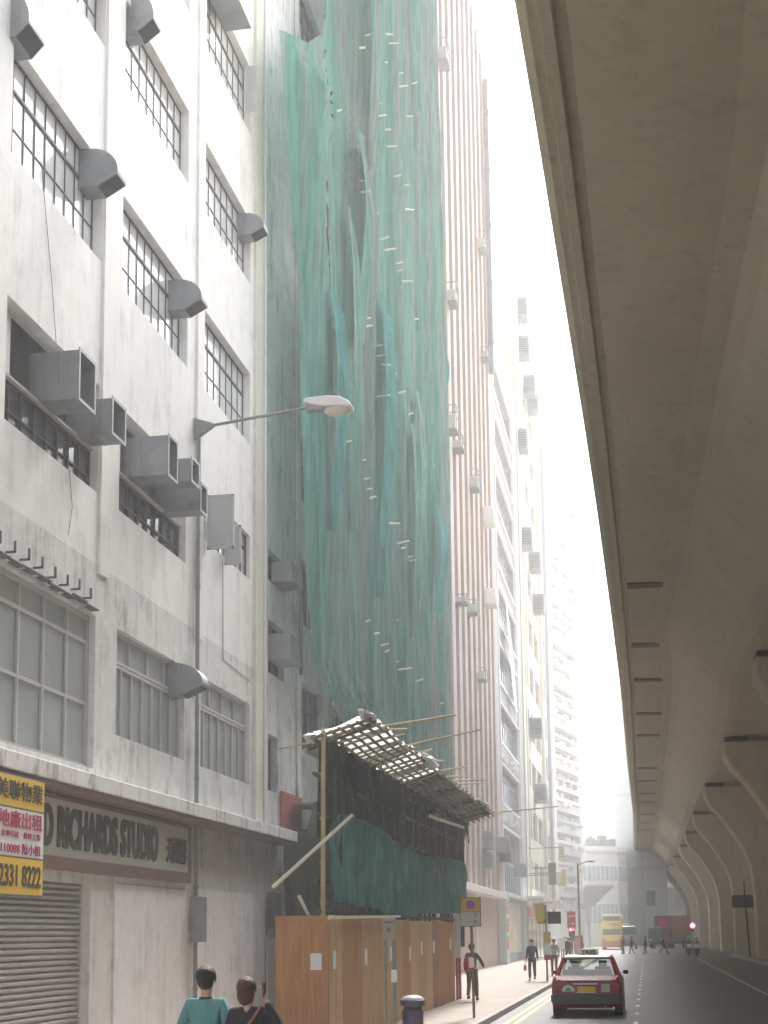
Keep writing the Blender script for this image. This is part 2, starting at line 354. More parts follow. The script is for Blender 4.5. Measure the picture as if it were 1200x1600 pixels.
# pilasters
mb = MB(); mb.box(XB, XB + .07, 33.45, 34.44, 4.66, TOP - .02)
C(mb.build('end_pilaster', M_cream))
mb = MB(); mb.box(XB, XB + .05, 28.75, 29.22, 8.2, TOP - .02); mb.box(XB, XB + .05, 23.26, 23.7, 8.2, TOP - .02); C(mb.build('pilaster', M_white))
# dark backing inside rooms
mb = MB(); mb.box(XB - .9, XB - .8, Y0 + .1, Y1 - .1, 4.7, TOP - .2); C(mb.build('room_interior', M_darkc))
# canopy slab
mb = MB(); mb.box(XB - .1, -8.5, Y0, 35.9, 4.36, 4.62)
C(mb.build('canopy_slab', M_canopy, bevel=.015))
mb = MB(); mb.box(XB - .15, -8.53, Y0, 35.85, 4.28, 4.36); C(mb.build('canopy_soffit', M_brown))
# ground floor
gops = [(19.0, 23.2, .15, 2.93), (13.5, 17.6, .15, 2.93)]
mb = MB(); cells(XB, Y0, Y1, .0, 4.28, gops, .35, mb); shell(mb, XB, Y0, Y1, 0, 4.28, 14); C(mb.build('ground_floor_wall', M_ground, fixn=False))
for k, (a, b, c, d) in enumerate(gops):
    mb = MB(); z = c
    n_ = 30; h = (d - c) / n_
    for i in range(n_):
        zz = c + i * h
        pts = [(XB - .22, zz), (XB - .155, zz + h * .15), (XB - .15, zz + h * .55), (XB - .22, zz + h * .95)]
        mb.quad((pts[0][0], a, pts[0][1]), (pts[0][0], b, pts[0][1]), (pts[1][0], b, pts[1][1]), (pts[1][0], a, pts[1][1]))
        mb.quad((pts[1][0], a, pts[1][1]), (pts[1][0], b, pts[1][1]), (pts[2][0], b, pts[2][1]), (pts[2][0], a, pts[2][1]))
        mb.quad((pts[2][0], a, pts[2][1]), (pts[2][0], b, pts[2][1]), (pts[3][0], b, pts[3][1]), (pts[3][0], a, pts[3][1]))
        mb.quad((pts[3][0], a, pts[3][1]), (pts[3][0], b, pts[3][1]), (pts[3][0], b, zz + h), (pts[3][0], a, zz + h))
    C(mb.build('roller_shutter', M_shut, fixn=False))
mb = MB(); mb.box(XB, XB + .025, 24.28, 28.3, .17, 2.97); C(mb.build('white_wall_panel', M_panelw, bevel=.006))
mb = MB(); mb.box(XB, XB + .025, 29.0, 33.4, .17, 3.02); C(mb.build('white_wall_panel', M_panelw, bevel=.006))
mb = MB(); mb.box(XB, XB + .03, 28.34, 28.6, .17, 4.27); C(mb.build('pier_facing', M_ground))
# upper windows, bay by bay
for bi, (a, b) in enumerate(bays):
    for nm, c, d in rowsz:
        if nm == 'B':
            if bi == 4:
                w_ = window(None, XB - .14, a + 1.2, b, 10.45, d, 6, (.7,), .035); C(w_)
                w_ = window(None, XB - .14, a, a + 1.2, 10.45, d, 2, (.5,), .03, fm=M_alu, gm=M_frost); C(w_)
            else:
                # lower strip of panes below a pale ledge; ducts fill the upper part
                w_ = window(None, XB - .20, a, b, c, c + .75, 8, (.40,), .035, gm=M_glassd); C(w_)
                m2 = MB(); m2.box(XB - .26, XB - .08, a, b, c + .76, c + .80); C(m2.build('ledge', M_alu))
                m2 = MB(); m2.box(XB - .22, XB - .19, a + .15, a + .55, c + .82, d); C(m2.build('blank_panel', M_farw))
        else:
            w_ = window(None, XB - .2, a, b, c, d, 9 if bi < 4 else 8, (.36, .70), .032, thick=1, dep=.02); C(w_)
# first floor windows
def ffw(a, b, c, d, cols, rows, **k): C(window(None, XB - .16, a, b, c, d, cols, rows, .075, fm=M_alu, gm=M_frost, **k))
ffw(10.1, 13.8, 4.85, 7.45, 4, (.42, .82)); ffw(14.8, 18.45, 4.85, 7.45, 4, (.42, .82)); ffw(19.45, 23.22, 4.85, 7.45, 4, (.42, .82))
for (a, b) in bays[3:]:
    C(window(None, XB - .15, a, b, 5.55 + 1.32, 7.45, 4, (), .06, fm=M_alu, gm=M_frost))
    C(window(None, XB - .15, a, b, 5.55, 5.55 + 1.30, 7, (), .05, fm=M_alu, gm=M_frost))
# open casements pushed out over the street
for (y_, wd, h0, h1) in ((29.55, .62, 10.25, 11.45), (30.9, .40, 10.25, 11.15)):
    m2 = MB(); t = .045
    x0, x1 = XB + .02, XB + wd
    m2.box(x0, x1, y_, y_ + .04, h0, h0 + t); m2.box(x0, x1, y_, y_ + .04, h1 - t, h1); m2.box(x0, x0 + t, y_, y_ + .04, h0, h1); m2.box(x1 - t, x1, y_, y_ + .04, h0, h1)
    o = m2.build('open_casement', M_alu); C(o)
    m3 = MB(); m3.box(x0 + t, x1 - t, y_ + .015, y_ + .022, h0 + t, h1 - t); m3.build('pane', M_frost, o)
m2 = MB(); m2.box(XB + .02, XB + .30, 32.6, 32.63, 22.1, 23.3); o = m2.build('open_casement', M_alu); C(o)
m3 = MB(); m3.box(XB + .05, XB + .27, 32.595, 32.60, 22.15, 23.25); m3.build('pane', M_frost, o)
# ducts: open sheet-metal boxes pushed through the windows
def duct(y0, y1, z0, z1, out):
    m2 = MB(); x0, x1, t = XB - .28, XB + out, .02
    m2.box(x0, x1, y0, y0 + t, z0, z1); m2.box(x0, x1, y1 - t, y1, z0, z1); m2.box(x0, x1, y0 + t, y1 - t, z0, z0 + t); m2.box(x0, x1, y0 + t, y1 - t, z1 - t, z1)
    e = .035; ym = (x0 + x1) / 2 + .05
    m2.box(ym, ym + .02, y0 - .012, y0 + .005, z0, z1); m2.box(ym, ym + .02, y0, y1, z0 - .012, z0 + .005)
    m2.box(x1, x1 + .015, y0 - e, y0 + t, z0 - e, z1 + e); m2.box(x1, x1 + .015, y1 - t, y1 + e, z0 - e, z1 + e); m2.box(x1, x1 + .015, y0 + t, y1 - t, z0 - e, z0 + t); m2.box(x1, x1 + .015, y0 + t, y1 - t, z1 - t, z1 + e)
    o = m2.build('air_duct', M_duct); C(o)
    m3 = MB(); m3.box(x1 - .35, x1 - .33, y0 + t, y1 - t, z0 + t, z1 - t); m3.build('mouth_shade', M_dark, o)  # black plate painted as the shade inside the duct
duct(20.95, 21.6, 10.42, 11.22, .54); duct(22.45, 23.05, 10.38, 10.98, .53)
duct(25.0, 25.5, 10.45, 11.2, .66); duct(26.35, 26.8, 10.75, 11.2, .68); duct(27.0, 27.4, 10.35, 10.9, .66)
def hood(y0, y1, zb, zt, out):
    """quarter-round cowl, closed above, its open underside drawn as a black sheet"""
    prof = []
    n_ = 8; H = zt - zb
    for k in range(n_ + 1):
        a = math.pi / 2 * k / n_; prof.append((XB + out * math.sin(a), zt - H * .62 * (1 - math.cos(a))))
    prof.append((XB + out * .98, zt - H * .72)); prof.append((XB + out * .30, zb)); prof.append((XB - .25, zb)); prof.append((XB - .25, zt))
    m2 = MB(); m2.prism(prof, 'y', y0, y1); o = m2.build('vent_cowl', M_duct); C(o)
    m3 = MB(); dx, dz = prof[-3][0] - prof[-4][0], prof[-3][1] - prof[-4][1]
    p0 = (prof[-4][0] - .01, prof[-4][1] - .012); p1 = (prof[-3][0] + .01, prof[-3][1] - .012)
    m3.quad((p0[0], y0 + .03, p0[1]), (p0[0], y1 - .03, p0[1]), (p1[0], y1 - .03, p1[1]), (p1[0], y0 + .03, p1[1])); m3.build('underside_shade', M_black, o)  # black sheet painted as the shade in the cowl's mouth
hood(22.55, 23.0, 14.85, 15.55, .52); hood(27.45, 27.9, 14.75, 15.4, .52); hood(32.6, 33.05, 18.9, 19.45, .48)
hood(24.5, 24.95, 19.0, 19.8, .45); hood(22.5, 23.0, 18.75, 19.6, .55); hood(19.3, 19.9, 15.55, 16.3, .30)
hood(27.4, 27.85, 6.75, 7.4, .60)
m2 = MB(); m2.box(XB, XB + .45, 29.6, 30.9, 23.3, 24.1); o = m2.build('air_conditioner', M_alu, bevel=.02); C(o)
m2 = MB(); m2.box(XB - .05, XB + .6, 29.5, 31.0, 23.2, 23.26); m2.box(XB + .1, XB + .42, 29.585, 29.598, 23.4, 24.0); C(m2.build('air_conditioner_shelf', M_duct))
# torn awning rail over first-floor window
m2 = MB(); random.seed(3)
for k in range(9):
    y_ = 18.6 + k * .5; z_ = 7.62 + random.uniform(-.03, .03)
    m2.box(XB, XB + .16, y_, y_ + .03, z_, z_ + .03); m2.box(XB + .13, XB + .16, y_, y_ + .03, z_, z_ + .18); m2.box(XB + .02, XB + .06, y_, y_ + .48, z_ - .08, z_ - .05)
    m2.box(XB, XB + .14, y_ + .1, y_ + .42, z_ - .12, z_ - .10)
C(m2.build('rusty_awning_bracket', M_steel))
# drain pipe + meter box
m2 = MB(); m2.tube((XB + .10, 28.68, .15), (XB + .10, 28.68, 12.6), .042, 10)
for z_ in (1, 3, 5.2, 7.2, 9.2, 11.2): m2.tube((XB + .10, 28.68, z_), (XB + .10, 28.68, z_ + .06), .055, 10)
C(m2.build('drain_pipe', M_pole, smooth=False))
m2 = MB(); m2.box(XB + .03, XB + .26, 28.5, 28.95, 1.95, 2.85); C(m2.build('meter_box', M_duct, bevel=.02))
m2 = MB(); m2.tube((XB + .10, 34.2, 4.7), (XB + .10, 34.2, TOP), .03, 8); C(m2.build('white_conduit', M_wtrim))
m2 = MB(); m2.path([(XB + .02, 20.5, 14.2), (XB + .02, 21.0, 12.5), (XB + .02, 21.25, 11.5)], .006, 5); C(m2.build('loose_cable', M_steel)); m2 = MB(); m2.path([(XB + .02, 21.9, 9.6), (XB + .04, 22.0, 9.0), (XB + .02, 21.9, 8.5)], .006, 5); C(m2.build('loose_cable', M_steel)); m2 = MB()
m2.path([(XB + .015, 30.8, 10.3), (XB + .015, 30.85, 8.1), (XB + .015, 33.1, 8.0)], .008, 5)
C(m2.build('loose_cable', M_steel))

# shop sign above the shutter
sg = empty('shop_sign', (XB, 25, 3.1), 'long cream fascia sign with dark raised letters reading RICHARDS STUDIO above the shutter', 'shop sign')
def CS(o, L=(XB, 25, 3.1)): o.parent = sg; o.matrix_parent_inverse = Matrix.Translation((-L[0], -L[1], -L[2])); return o
m2 = MB(); m2.box(XB, XB + .10, 17.6, 28.15, 3.30, 4.18); CS(m2.build('board', M_signc))
m2 = MB(); m2.box(XB, XB + .13, 17.6, 28.28, 3.10, 3.30); m2.box(XB, XB + .13, 28.15, 28.28, 3.3, 4.22); m2.box(XB, XB + .13, 17.6, 28.15, 4.18, 4.22); CS(m2.build('frame', M_brown))
CS(text(None, 'lettering', 'DAVID RICHARDS STUDIO', M_letter, XB + .115, 22.95, 3.76, 6.6, .66, depth=.02, bold=.03))
CS(text(None, 'lettering', '天虎攝影', M_letter, XB + .115, 27.38, 3.70, 1.2, .50, depth=.02, bold=.02))

# estate agent banner on the canopy edge
XS = -8.42
bn = empty('letting_banner', (XS, 17.5, 2.7), 'yellow and white letting banner with red characters and phone numbers on the canopy edge', 'banner')
def CB(o): o.parent = bn; o.matrix_parent_inverse = Matrix.Translation((-XS, -17.5, -2.7)); return o
ya, yb = 16.1, 19.85
m2 = MB(); m2.box(XS - .03, XS, ya, yb, 2.62, 4.27); CB(m2.build('backing', M_duct))
m2 = MB(); m2.box(XS, XS + .012, ya + .02, yb - .03, 3.83, 4.25); m2.box(XS, XS + .012, ya + .02, yb - .03, 2.65, 3.14); CB(m2.build('yellow_panel', M_yel))
m2 = MB(); m2.box(XS, XS + .012, ya + .02, yb - .03, 3.165, 3.805); CB(m2.build('white_panel', M_bwhite))
CB(text(None, 'lettering', 'III美聯物業', M_bblack, XS + .018, 18.86, 4.06, 1.8, .27, bold=.012, depth=.004))
CB(text(None, 'lettering', '地廠出租', M_bred, XS + .018, 19.03, 3.665, 1.44, .24, bold=.012, depth=.004))
CB(text(None, 'lettering', '2,100呎・全單引送・維修工場', M_bred, XS + .018, 18.74, 3.46, 1.9, .09, bold=.0, depth=.004))
CB(text(None, 'lettering', '94110088 陳小姐', M_bred, XS + .018, 18.93, 3.27, 1.56, .15, bold=.005, depth=.004))
CB(text(None, 'lettering', '2331 8222', M_bblack, XS + .018, 19.05, 2.90, 1.38, .30, bold=.02, depth=.004))

# wall-mounted street lamp
lp = empty('street_lamp', (XB + .05, 28.68, 12.5), 'cobra head street lamp on a long arm bracketed to the white factory wall', 'street lamp')
def CL(o): o.parent = lp; o.matrix_parent_inverse = Matrix.Translation((-XB - .05, -28.68, -12.5)); return o
a0 = Vector((-8.85, 28.68, 12.66)); a1 = Vector((-6.55, 28.68, 12.92))
m2 = MB(); m2.tube(a0, a1, .032, 10); CL(m2.build('arm', M_pole))
m2 = MB(); m2.prism([(XB, 12.42), (XB + .06, 12.42), (XB + .42, 12.66), (XB + .42, 12.72), (XB, 12.86)], 'y', 28.62, 28.74); CL(m2.build('bracket', M_pole))
m2 = MB(); m2.box(-6.58, -6.2, 28.56, 28.80, 12.82, 12.98); CL(m2.build('control_gear', M_duct, bevel=.03))
hp = [(-6.62, 12.98), (-6.6, 13.08), (-6.1, 13.10), (-5.85, 13.06), (-5.68, 12.97), (-5.60, 12.88), (-5.60, 12.82), (-5.72, 12.84), (-6.25, 12.88)]
m2 = MB(); m2.prism(hp, 'y', 28.50, 28.86); CL(m2.build('lamp_head', M_wtrim, bevel=.04))
m2 = MB(); m2.ell((-5.93, 28.68, 12.85), .29, .15, .17, 14, 6, -1, 0.05); CL(m2.build('lens', mat('lamp_lens', (.66, .60, .52), .3), smooth=True))

# ================================================================ GREY NARROW BUILDING
nb = empty('concrete_block', (XB, 36.4, 0), 'narrow stained grey concrete block between the white factory and the netted building', 'building')
def CN(o): o.parent = nb; o.matrix_parent_inverse = Matrix.Translation((-XB, -36.4, 0)); return o
nops = [(34.95, 36.6, 8.55, 9.9), (34.95, 35.9, 5.6, 7.0), (34.95, 36.8, 10.9, 11.7)]
mb = MB(); cells(XB - .02, 34.46, 38.3, 0, 46, nops, .3, mb); shell(mb, XB - .02, 34.46, 38.3, 0, 46, 12); CN(mb.build('wall', M_greyc, fixn=False))
for a, b, c, d in nops: CN(window(None, XB - .25, a, b, c, d, 3, (.5,), .05, gm=M_glassd))
for (a, b, c, d, o_) in ((35.2, 36.2, 8.9, 9.55, .5), (35.6, 36.6, 11.0, 11.5, .45)):
    m2 = MB(); m2.box(XB - .1, XB + o_, a, b, c, d); m2.box(XB - .1, XB + o_ + .05, a - .03, b + .03, c - .03, c); CN(m2.build('air_conditioner', M_duct, bevel=.015))
m2 = MB(); m2.box(XB, XB + .05, 37.9, 38.28, 5.5, 46); CN(m2.build('corner_pilaster', M_greyc))
m2 = MB(); m2.tube((XB + .1, 38.05, 9), (XB + .1, 38.05, 12), .05); CN(m2.build('waste_pipe', M_pole))
m2 = MB(); m2.box(XB, XB + .06, 36.1, 38.25, 4.78, 5.68); tag(m2.build('sign_panel', mat('dull_red_panel', (.40, .07, .08), .6, var=.15)), 'plain dull red panel on the wall beside the grey canopy end', 'sign')
m2 = MB(); m2.box(XB, XB + .04, 34.7, 36.0, .15, 2.0); CN(m2.build('door', M_alu))
m2 = MB(); m2.box(XB, XB + .04, 34.7, 36.0, 2.1, 3.1); m2.box(XB + .04, XB + .06, 35.3, 35.34, 2.1, 3.1); CN(m2.build('grille', M_glassd))

# ================================================================ NETTED BUILDING WITH SCAFFOLD
XN = -9.3
nbld = empty('scaffolded_building', (XN, 50, 0), 'old concrete building almost wholly covered by green netting', 'building')
def CE(o): o.parent = nbld; o.matrix_parent_inverse = Matrix.Translation((-XN, -50, 0)); return o
sops = []
for k in range(12):
    z_ = 7.2 + k * 3.6
    for j in range(5): sops.append((39.0 + j * 4.6, 42.6 + j * 4.6, z_, z_ + 1.9))
sops.append((40, 61, .3, 4.2))
mb = MB(); cells(XN, 38.31, 61.9, 0, 51, sops, .35, mb); shell(mb, XN, 38.31, 61.9, 0, 51, 12); CE(mb.build('wall', M_greyc, fixn=False))
w0 = None
for a, b, c, d in sops[:-1]:
    if w0 is None: w0 = window(None, 0, 0, b - a, 0, d - c, 5, (.65,), .05, gm=M_glassd); q = w0
    else: q = copy_tree(w0)
    q.parent = nbld; q.location = (-.22, a - 50, c)
m2 = MB(); m2.box(XN - .6, XN - .5, 40, 61, .3, 4.2); CE(m2.build('shop_interior_shade', M_dark))  # black panel standing in for the unlit ground floor

# netting: one big hanging sheet with vertical folds
random.seed(11)
def leftY(z):   # left outline of the sheet, a loose flap
    pts = [(5.4, 40.5), (7.4, 39.4), (8.4, 36.6), (9.2, 34.3), (12, 33.4), (15, 33.1), (18.8, 32.9), (21.5, 32.0), (24.3, 31.3), (25.6, 33.9), (27.5, 36.2), (33, 37.5), (52, 38)]
    for (a, b), (c, d) in zip(pts[:-1], pts[1:]):
        if z <= c: return (b + (d - b) * max(0, (z - a)) / (c - a)) * 1.045
    return 38 * 1.045
def rightY(z): return 61.6 + (50 - z) * .02 + .25 * math.sin(z * .7) + .15 * math.sin(z * 2.1)
folds = [(random.uniform(34, 62), random.uniform(.10, .34), random.uniform(.25, .9), random.uniform(0, 6.28), random.uniform(.05, .16)) for _ in range(46)]
swags = [(random.uniform(35, 61), random.uniform(8, 46), random.uniform(1.2, 3.5), random.uniform(.3, .9), random.uniform(-.25, .4)) for _ in range(34)]
def netx(y, z):
    x = 0
    for c, a, w_, ph, dr in folds:
        u = (y - c - .6 * math.sin(z * dr + ph)) / w_; 
        if abs(u) < 3: x += a * math.exp(-u * u)
    for c, zc, hz, wy, a in swags:
        t = (z - zc) / hz
        if 0 < t < 1: 
            u = (y - c + t * .8) / wy
            if abs(u) < 3: x += a * (1 - t) * t * 2.5 * math.exp(-u * u)
    return -8.15 + min(x, .9) * .75 * min(1, max(.15, (y - leftY(z)) / 2.5)) + .02 * math.sin(y * 9 + z * 1.3)
mb = MB(); NU, NV = 150, 130; zb_, zt_ = 5.6, 50.5
for j in range(NV + 1):
    z = zb_ + (zt_ - zb_) * j / NV; l, r_ = leftY(z), rightY(z)
    for i in range(NU + 1):
        y = l + (r_ - l) * (i / NU); tear = 0
        zz = z
        if j == 0: zz = z + .25 * math.sin(y * 2.3) + .5 * max(0, math.sin(y * .9))
        mb.v.append((netx(y, z), y, zz))
hole = set()
for (hy, hz, wy, wz) in ((37.6, 26.4, .22, .9), (38.1, 25.2, .15, .8), (37.2, 21.5, .25, 1.0), (37.6, 20.4, .2, .8), (38.2, 19.2, .15, .5), (46.5, 29.1, .12, .15)):
    for j in range(NV):
        z = zb_ + (zt_ - zb_) * (j + .5) / NV
        if abs(z - hz) > wz: continue
        l, r_ = leftY(z), rightY(z)
        for i in range(NU):
            y = l + (r_ - l) * (i + .5) / NU
            if abs(y - hy) < wy and random.random() < .7: hole.add((i, j))
for j in range(NV):
    for i in range(NU):
        if (i, j) in hole: continue
        a = j * (NU + 1) + i; mb.f.append((a, a + 1, a + NU + 2, a + NU + 1)); mb.mi.append(0)
net_o = tag(mb.build('debris_net', M_net, smooth=True, fixn=False), 'huge green debris net hanging in loose vertical folds over the building', 'safety net')

random.seed(31)
for k in range(9):
    yc = random.uniform(37.5, 57); zt = random.uniform(16, 46); L = random.uniform(4, 11); wd = random.uniform(1.0, 2.2); dr = random.uniform(-.8, 1.0); m2 = MB()
    for j in range(17):
        t = j / 16; w_ = wd * (1 - .55 * t) ; z = zt - L * t
        for i in range(5): y = yc + dr * t * t + (i - 2) / 4 * w_ + .06 * math.sin(t * 9 + k); m2.v.append((netx(yc, z) + .22 + .18 * math.sin(t * 3.1) + .08 * math.sin(i * 1.6 + t * 5), y, z))
    for j in range(16):
        for i in range(4): a = j * 5 + i; m2.f.append((a, a + 1, a + 6, a + 5)); m2.mi.append(0)
    o = m2.build('loose_flap', (M_net, M_net2)[k % 3 == 0], smooth=True, fixn=False); o.parent = net_o
# main bamboo scaffold behind and poking through the net
scf = empty('bamboo_scaffold', (-8.3, 38.6, 0), 'tall bamboo scaffold lashed behind the green net with pole ends poking through', 'scaffold')
def CF(o): o.parent = scf; o.matrix_parent_inverse = Matrix.Translation((8.3, -38.6, 0)); return o
p0 = None
for k in range(19):
    y_ = 39.0 + k * 1.25
    if p0 is None:
        m2 = MB(); m2.tube((0, 0, 4), (0.03, .05, 50), .045, 7); p0 = m2.build('standard', M_bamboog); q = p0
    else: q = copy_tree(p0)
    q.parent = scf; q.location = (0 + random.uniform(-.05, .05), y_ - 38.6, 0)
p0 = None
for k in range(24):
    z_ = 6.2 + k * 1.85
    if p0 is None:
        m2 = MB(); m2.tube((0, -.2, 0), (0.02, 23.2, .05), .04, 7); p0 = m2.build('ledger', M_bamboog); q = p0
    else: q = copy_tree(p0)
    q.parent = scf; q.location = (.08, 0, z_)
stubs = [(575, 55, 8), (608, 54, 10), (615, 68, 14), (600, 98, 12), (566, 75, 9), (625, 115, 9), (630, 135, 14), (589, 163, 12), (597, 181, 14), (603, 203, 15), (612, 229, 16), (530, 173, 7), (640, 182, 10), (648, 130, 8),
         (571, 300, 15), (564, 283, 6), (584, 334, 14), (640, 328, 14), (621, 275, 10), (632, 290, 14), (600, 373, 14), (610, 390, 18), (620, 412, 20), (620, 424, 18), (633, 440, 22), (564, 440, 4), (563, 463, 5), (575, 498, 7), (577, 510, 9),
         (651, 499, 7), (590, 541, 14), (596, 556, 14), (603, 571, 14), (612, 585, 14), (594, 620, 32), (628, 613, 11), (642, 647, 7), (545, 691, 8), (568, 720, 5), (573, 749, 8), (578, 765, 8), (583, 778, 10), (597, 797, 8), (674, 708, 8), (676, 728, 6),
         (613, 819, 22), (630, 848, 17), (630, 857, 6), (638, 871, 12), (646, 876, 12), (575, 971, 5), (588, 991, 9), (601, 1008, 11), (605, 1018, 6), (633, 1046, 20), (655, 1064, 10), (690, 1100, 5), (620, 970, 5), (620, 1035, 5)]
def at(px, py, X=None, Y=None, Z=None):
    d = AX @ Vector((px - CX, -(py - CY), -F))
    t = ((X - CAMP.x) / d.x) if X is not None else ((Y - CAMP.y) / d.y if Y is not None else (Z - CAMP.z) / d.z)
    return CAMP + d * t
stub = None
for px, py, ln in stubs:
    c_ = at(px, py, X=-7.7); c_ = at(px, py, X=netx(c_.y, c_.z) + .2); L = ln / F * c_.y * 1.1
    if stub is None:
        m2 = MB(); m2.tube((-.5, 0, 0), (.5, .06, .05), .035, 6, .028); stub = m2.build('pole_end', M_bamb_l); q = stub
    else: q = copy_tree(stub)
    q.parent = scf; q.location = (c_.x + 8.3, c_.y - 38.6, c_.z); q.scale = (L, 1, 1); q.rotation_euler = (0, random.uniform(-.12, .2), random.uniform(-.2, .2))

# ================================================================ LOWER SCAFFOLD, CATCH PLATFORM, HOARDING
ls = empty('walkway_scaffold', (-5.65, 26, .15), 'dark dense bamboo poles of the covered walkway above the plywood hoarding', 'scaffold')
def CW(o): o.parent = ls; o.matrix_parent_inverse = Matrix.Translation((5.65, -26, -.15)); return o
random.seed(5); p0 = None
for k in range(60):
    y_ = 25.75 + k * .355 + random.uniform(-.08, .08)
    if k == 0:
        m2 = MB(); m2.tube((-5.63, 25.62, .15), (-5.58, 25.58, 5.75), .045, 9, .04)
        for z_ in (.9, 1.7, 2.6, 3.3, 4.1, 4.9): m2.tube((-5.61, 25.6, z_), (-5.61, 25.6, z_ + .03), .054, 9)
        CW(m2.build('corner_pole', M_bamboo)); continue
    if k % 2 and y_ < 37: continue
    if p0 is None:
        m2 = MB(); m2.tube((0, 0, 1.5), (.02, .03, 5.62), .04, 7); p0 = m2.build('standard', M_bamboow); q = p0
    else: q = copy_tree(p0)
    if k % 2 == 0: q.location = (-.05 + random.uniform(-.03, .03), y_ - 26, 0)
    else: q.location = ((-.72 if y_ < 36 else -1.8) + random.uniform(-.1, .1), y_ - 26, 0)
    q.parent = ls; q.rotation_euler = (random.uniform(-.02, .02), random.uniform(-.02, .02), 0)
for z_, x_ in ((2.47, -5.66), (3.0, -5.70), (4.2, -5.70), (4.9, -5.72), (5.5, -5.70), (3.2, -6.4), (5.25, -6.4)):
    m2 = MB(); m2.tube((x_, 25.4 if x_ > -6 else 37, z_), (x_, 47.5, z_), .04, 7); CW(m2.build('ledger', M_bamboow))
m2 = MB(); m2.box(-6.1, -5.75, 26.2, 37.0, 5.40, 5.46); CW(m2.build('plank_deck', M_darkc))
m2 = MB(); m2.box(-8.9, -5.75, 37.02, 47.4, 5.40, 5.46); CW(m2.build('plank_deck', M_darkc))
for y_ in (25.9, 30, 34, 38, 42, 46):
    m2 = MB(); m2.tube((-5.95 if y_ < 37 else -8.9, y_, 5.38), (-4.75, y_, 5.80), .024, 7); CW(m2.build('fan_strut', M_bamboow))
# hanging dark net behind the upper poles
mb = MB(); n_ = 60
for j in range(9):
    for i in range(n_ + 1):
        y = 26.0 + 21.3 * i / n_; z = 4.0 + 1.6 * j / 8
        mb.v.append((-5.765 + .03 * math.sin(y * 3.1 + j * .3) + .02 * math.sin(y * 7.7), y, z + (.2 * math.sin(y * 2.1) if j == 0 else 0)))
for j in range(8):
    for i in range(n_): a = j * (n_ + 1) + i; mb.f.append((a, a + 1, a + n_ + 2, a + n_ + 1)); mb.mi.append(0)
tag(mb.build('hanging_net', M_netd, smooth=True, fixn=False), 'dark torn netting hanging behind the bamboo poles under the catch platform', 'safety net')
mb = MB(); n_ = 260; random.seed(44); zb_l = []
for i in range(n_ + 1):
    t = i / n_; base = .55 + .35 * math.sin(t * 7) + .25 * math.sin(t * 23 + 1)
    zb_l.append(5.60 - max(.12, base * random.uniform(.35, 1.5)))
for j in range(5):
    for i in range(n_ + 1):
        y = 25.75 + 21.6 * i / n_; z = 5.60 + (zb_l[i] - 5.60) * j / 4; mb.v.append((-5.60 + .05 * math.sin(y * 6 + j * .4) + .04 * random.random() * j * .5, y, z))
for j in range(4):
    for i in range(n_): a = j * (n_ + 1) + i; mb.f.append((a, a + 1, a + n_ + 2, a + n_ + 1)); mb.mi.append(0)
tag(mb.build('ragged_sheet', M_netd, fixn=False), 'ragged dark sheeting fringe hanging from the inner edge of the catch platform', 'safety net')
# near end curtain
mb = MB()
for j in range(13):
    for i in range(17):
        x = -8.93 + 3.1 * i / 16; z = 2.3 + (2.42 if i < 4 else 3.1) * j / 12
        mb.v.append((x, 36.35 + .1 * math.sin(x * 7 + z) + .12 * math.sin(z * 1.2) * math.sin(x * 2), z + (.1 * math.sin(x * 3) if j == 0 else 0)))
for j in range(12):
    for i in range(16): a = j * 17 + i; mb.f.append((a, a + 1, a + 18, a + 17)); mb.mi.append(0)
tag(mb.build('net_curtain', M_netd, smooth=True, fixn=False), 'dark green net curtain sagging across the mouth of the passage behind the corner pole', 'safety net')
# teal sheet
mb = MB(); n_ = 90
for j in range(13):
    for i in range(n_ + 1):
        t = i / n_; y = 26.05 + 20.2 * t
        zt = 4.22 + (.05 if t < .1 else 0) + .12 * math.sin(t * 9) - .1 * t; zb = 2.60 + .05 * math.cos(t * 7) - (.08 if .25 < t < .5 else 0)
        if t < .05: zt -= .25 * (1 - t / .05)
        z = zb + (zt - zb) * j / 12
        mb.v.append((-5.54 + .03 * math.sin(y * 4.2 + z) + .02 * math.sin(z * 9 + y * 2) + .05 * math.sin(z * 2.2 + y * .8), y, z))
for j in range(12):
    for i in range(n_): a = j * (n_ + 1) + i; mb.f.append((a, a + 1, a + n_ + 2, a + n_ + 1)); mb.mi.append(0)
tag(mb.build('teal_net_sheet', M_net2, smooth=True, fixn=False), 'taut teal net sheet tied above the plywood hoarding', 'safety net')
# catch platform: plastic sheet over a bamboo lattice
cp = empty('catch_platform', (-5.65, 26, 5.6), 'sloping catch platform of bamboo lattice under white plastic sheeting', 'scaffold')
def CC(o): o.parent = cp; o.matrix_parent_inverse = Matrix.Translation((5.65, -26, -5.6)); return o
def fan(u, y):   # u 0 inner .. 1 outer
    return Vector((-5.75 + .98 * u, y, 5.60 + .30 * u + .03 * math.sin(y * 1.9)))
mb = MB(); n_ = 60
for j in range(7):
    for i in range(n_ + 1):
        y = 25.5 + 9.5 * i / n_; p = fan(j / 6, y); mb.v.append((p.x + (.03 * math.sin(y * 5) if j == 6 else 0), p.y, p.z + .07 + .03 * math.sin(y * 6 + j)))
for j in range(6):
    for i in range(n_): a = j * (n_ + 1) + i; mb.f.append((a, a + 1, a + n_ + 2, a + n_ + 1)); mb.mi.append(0)
mp_ = bpy.data.materials.new('translucent_plastic'); mp_.use_nodes = True; n = mp_.node_tree; n.nodes.clear()
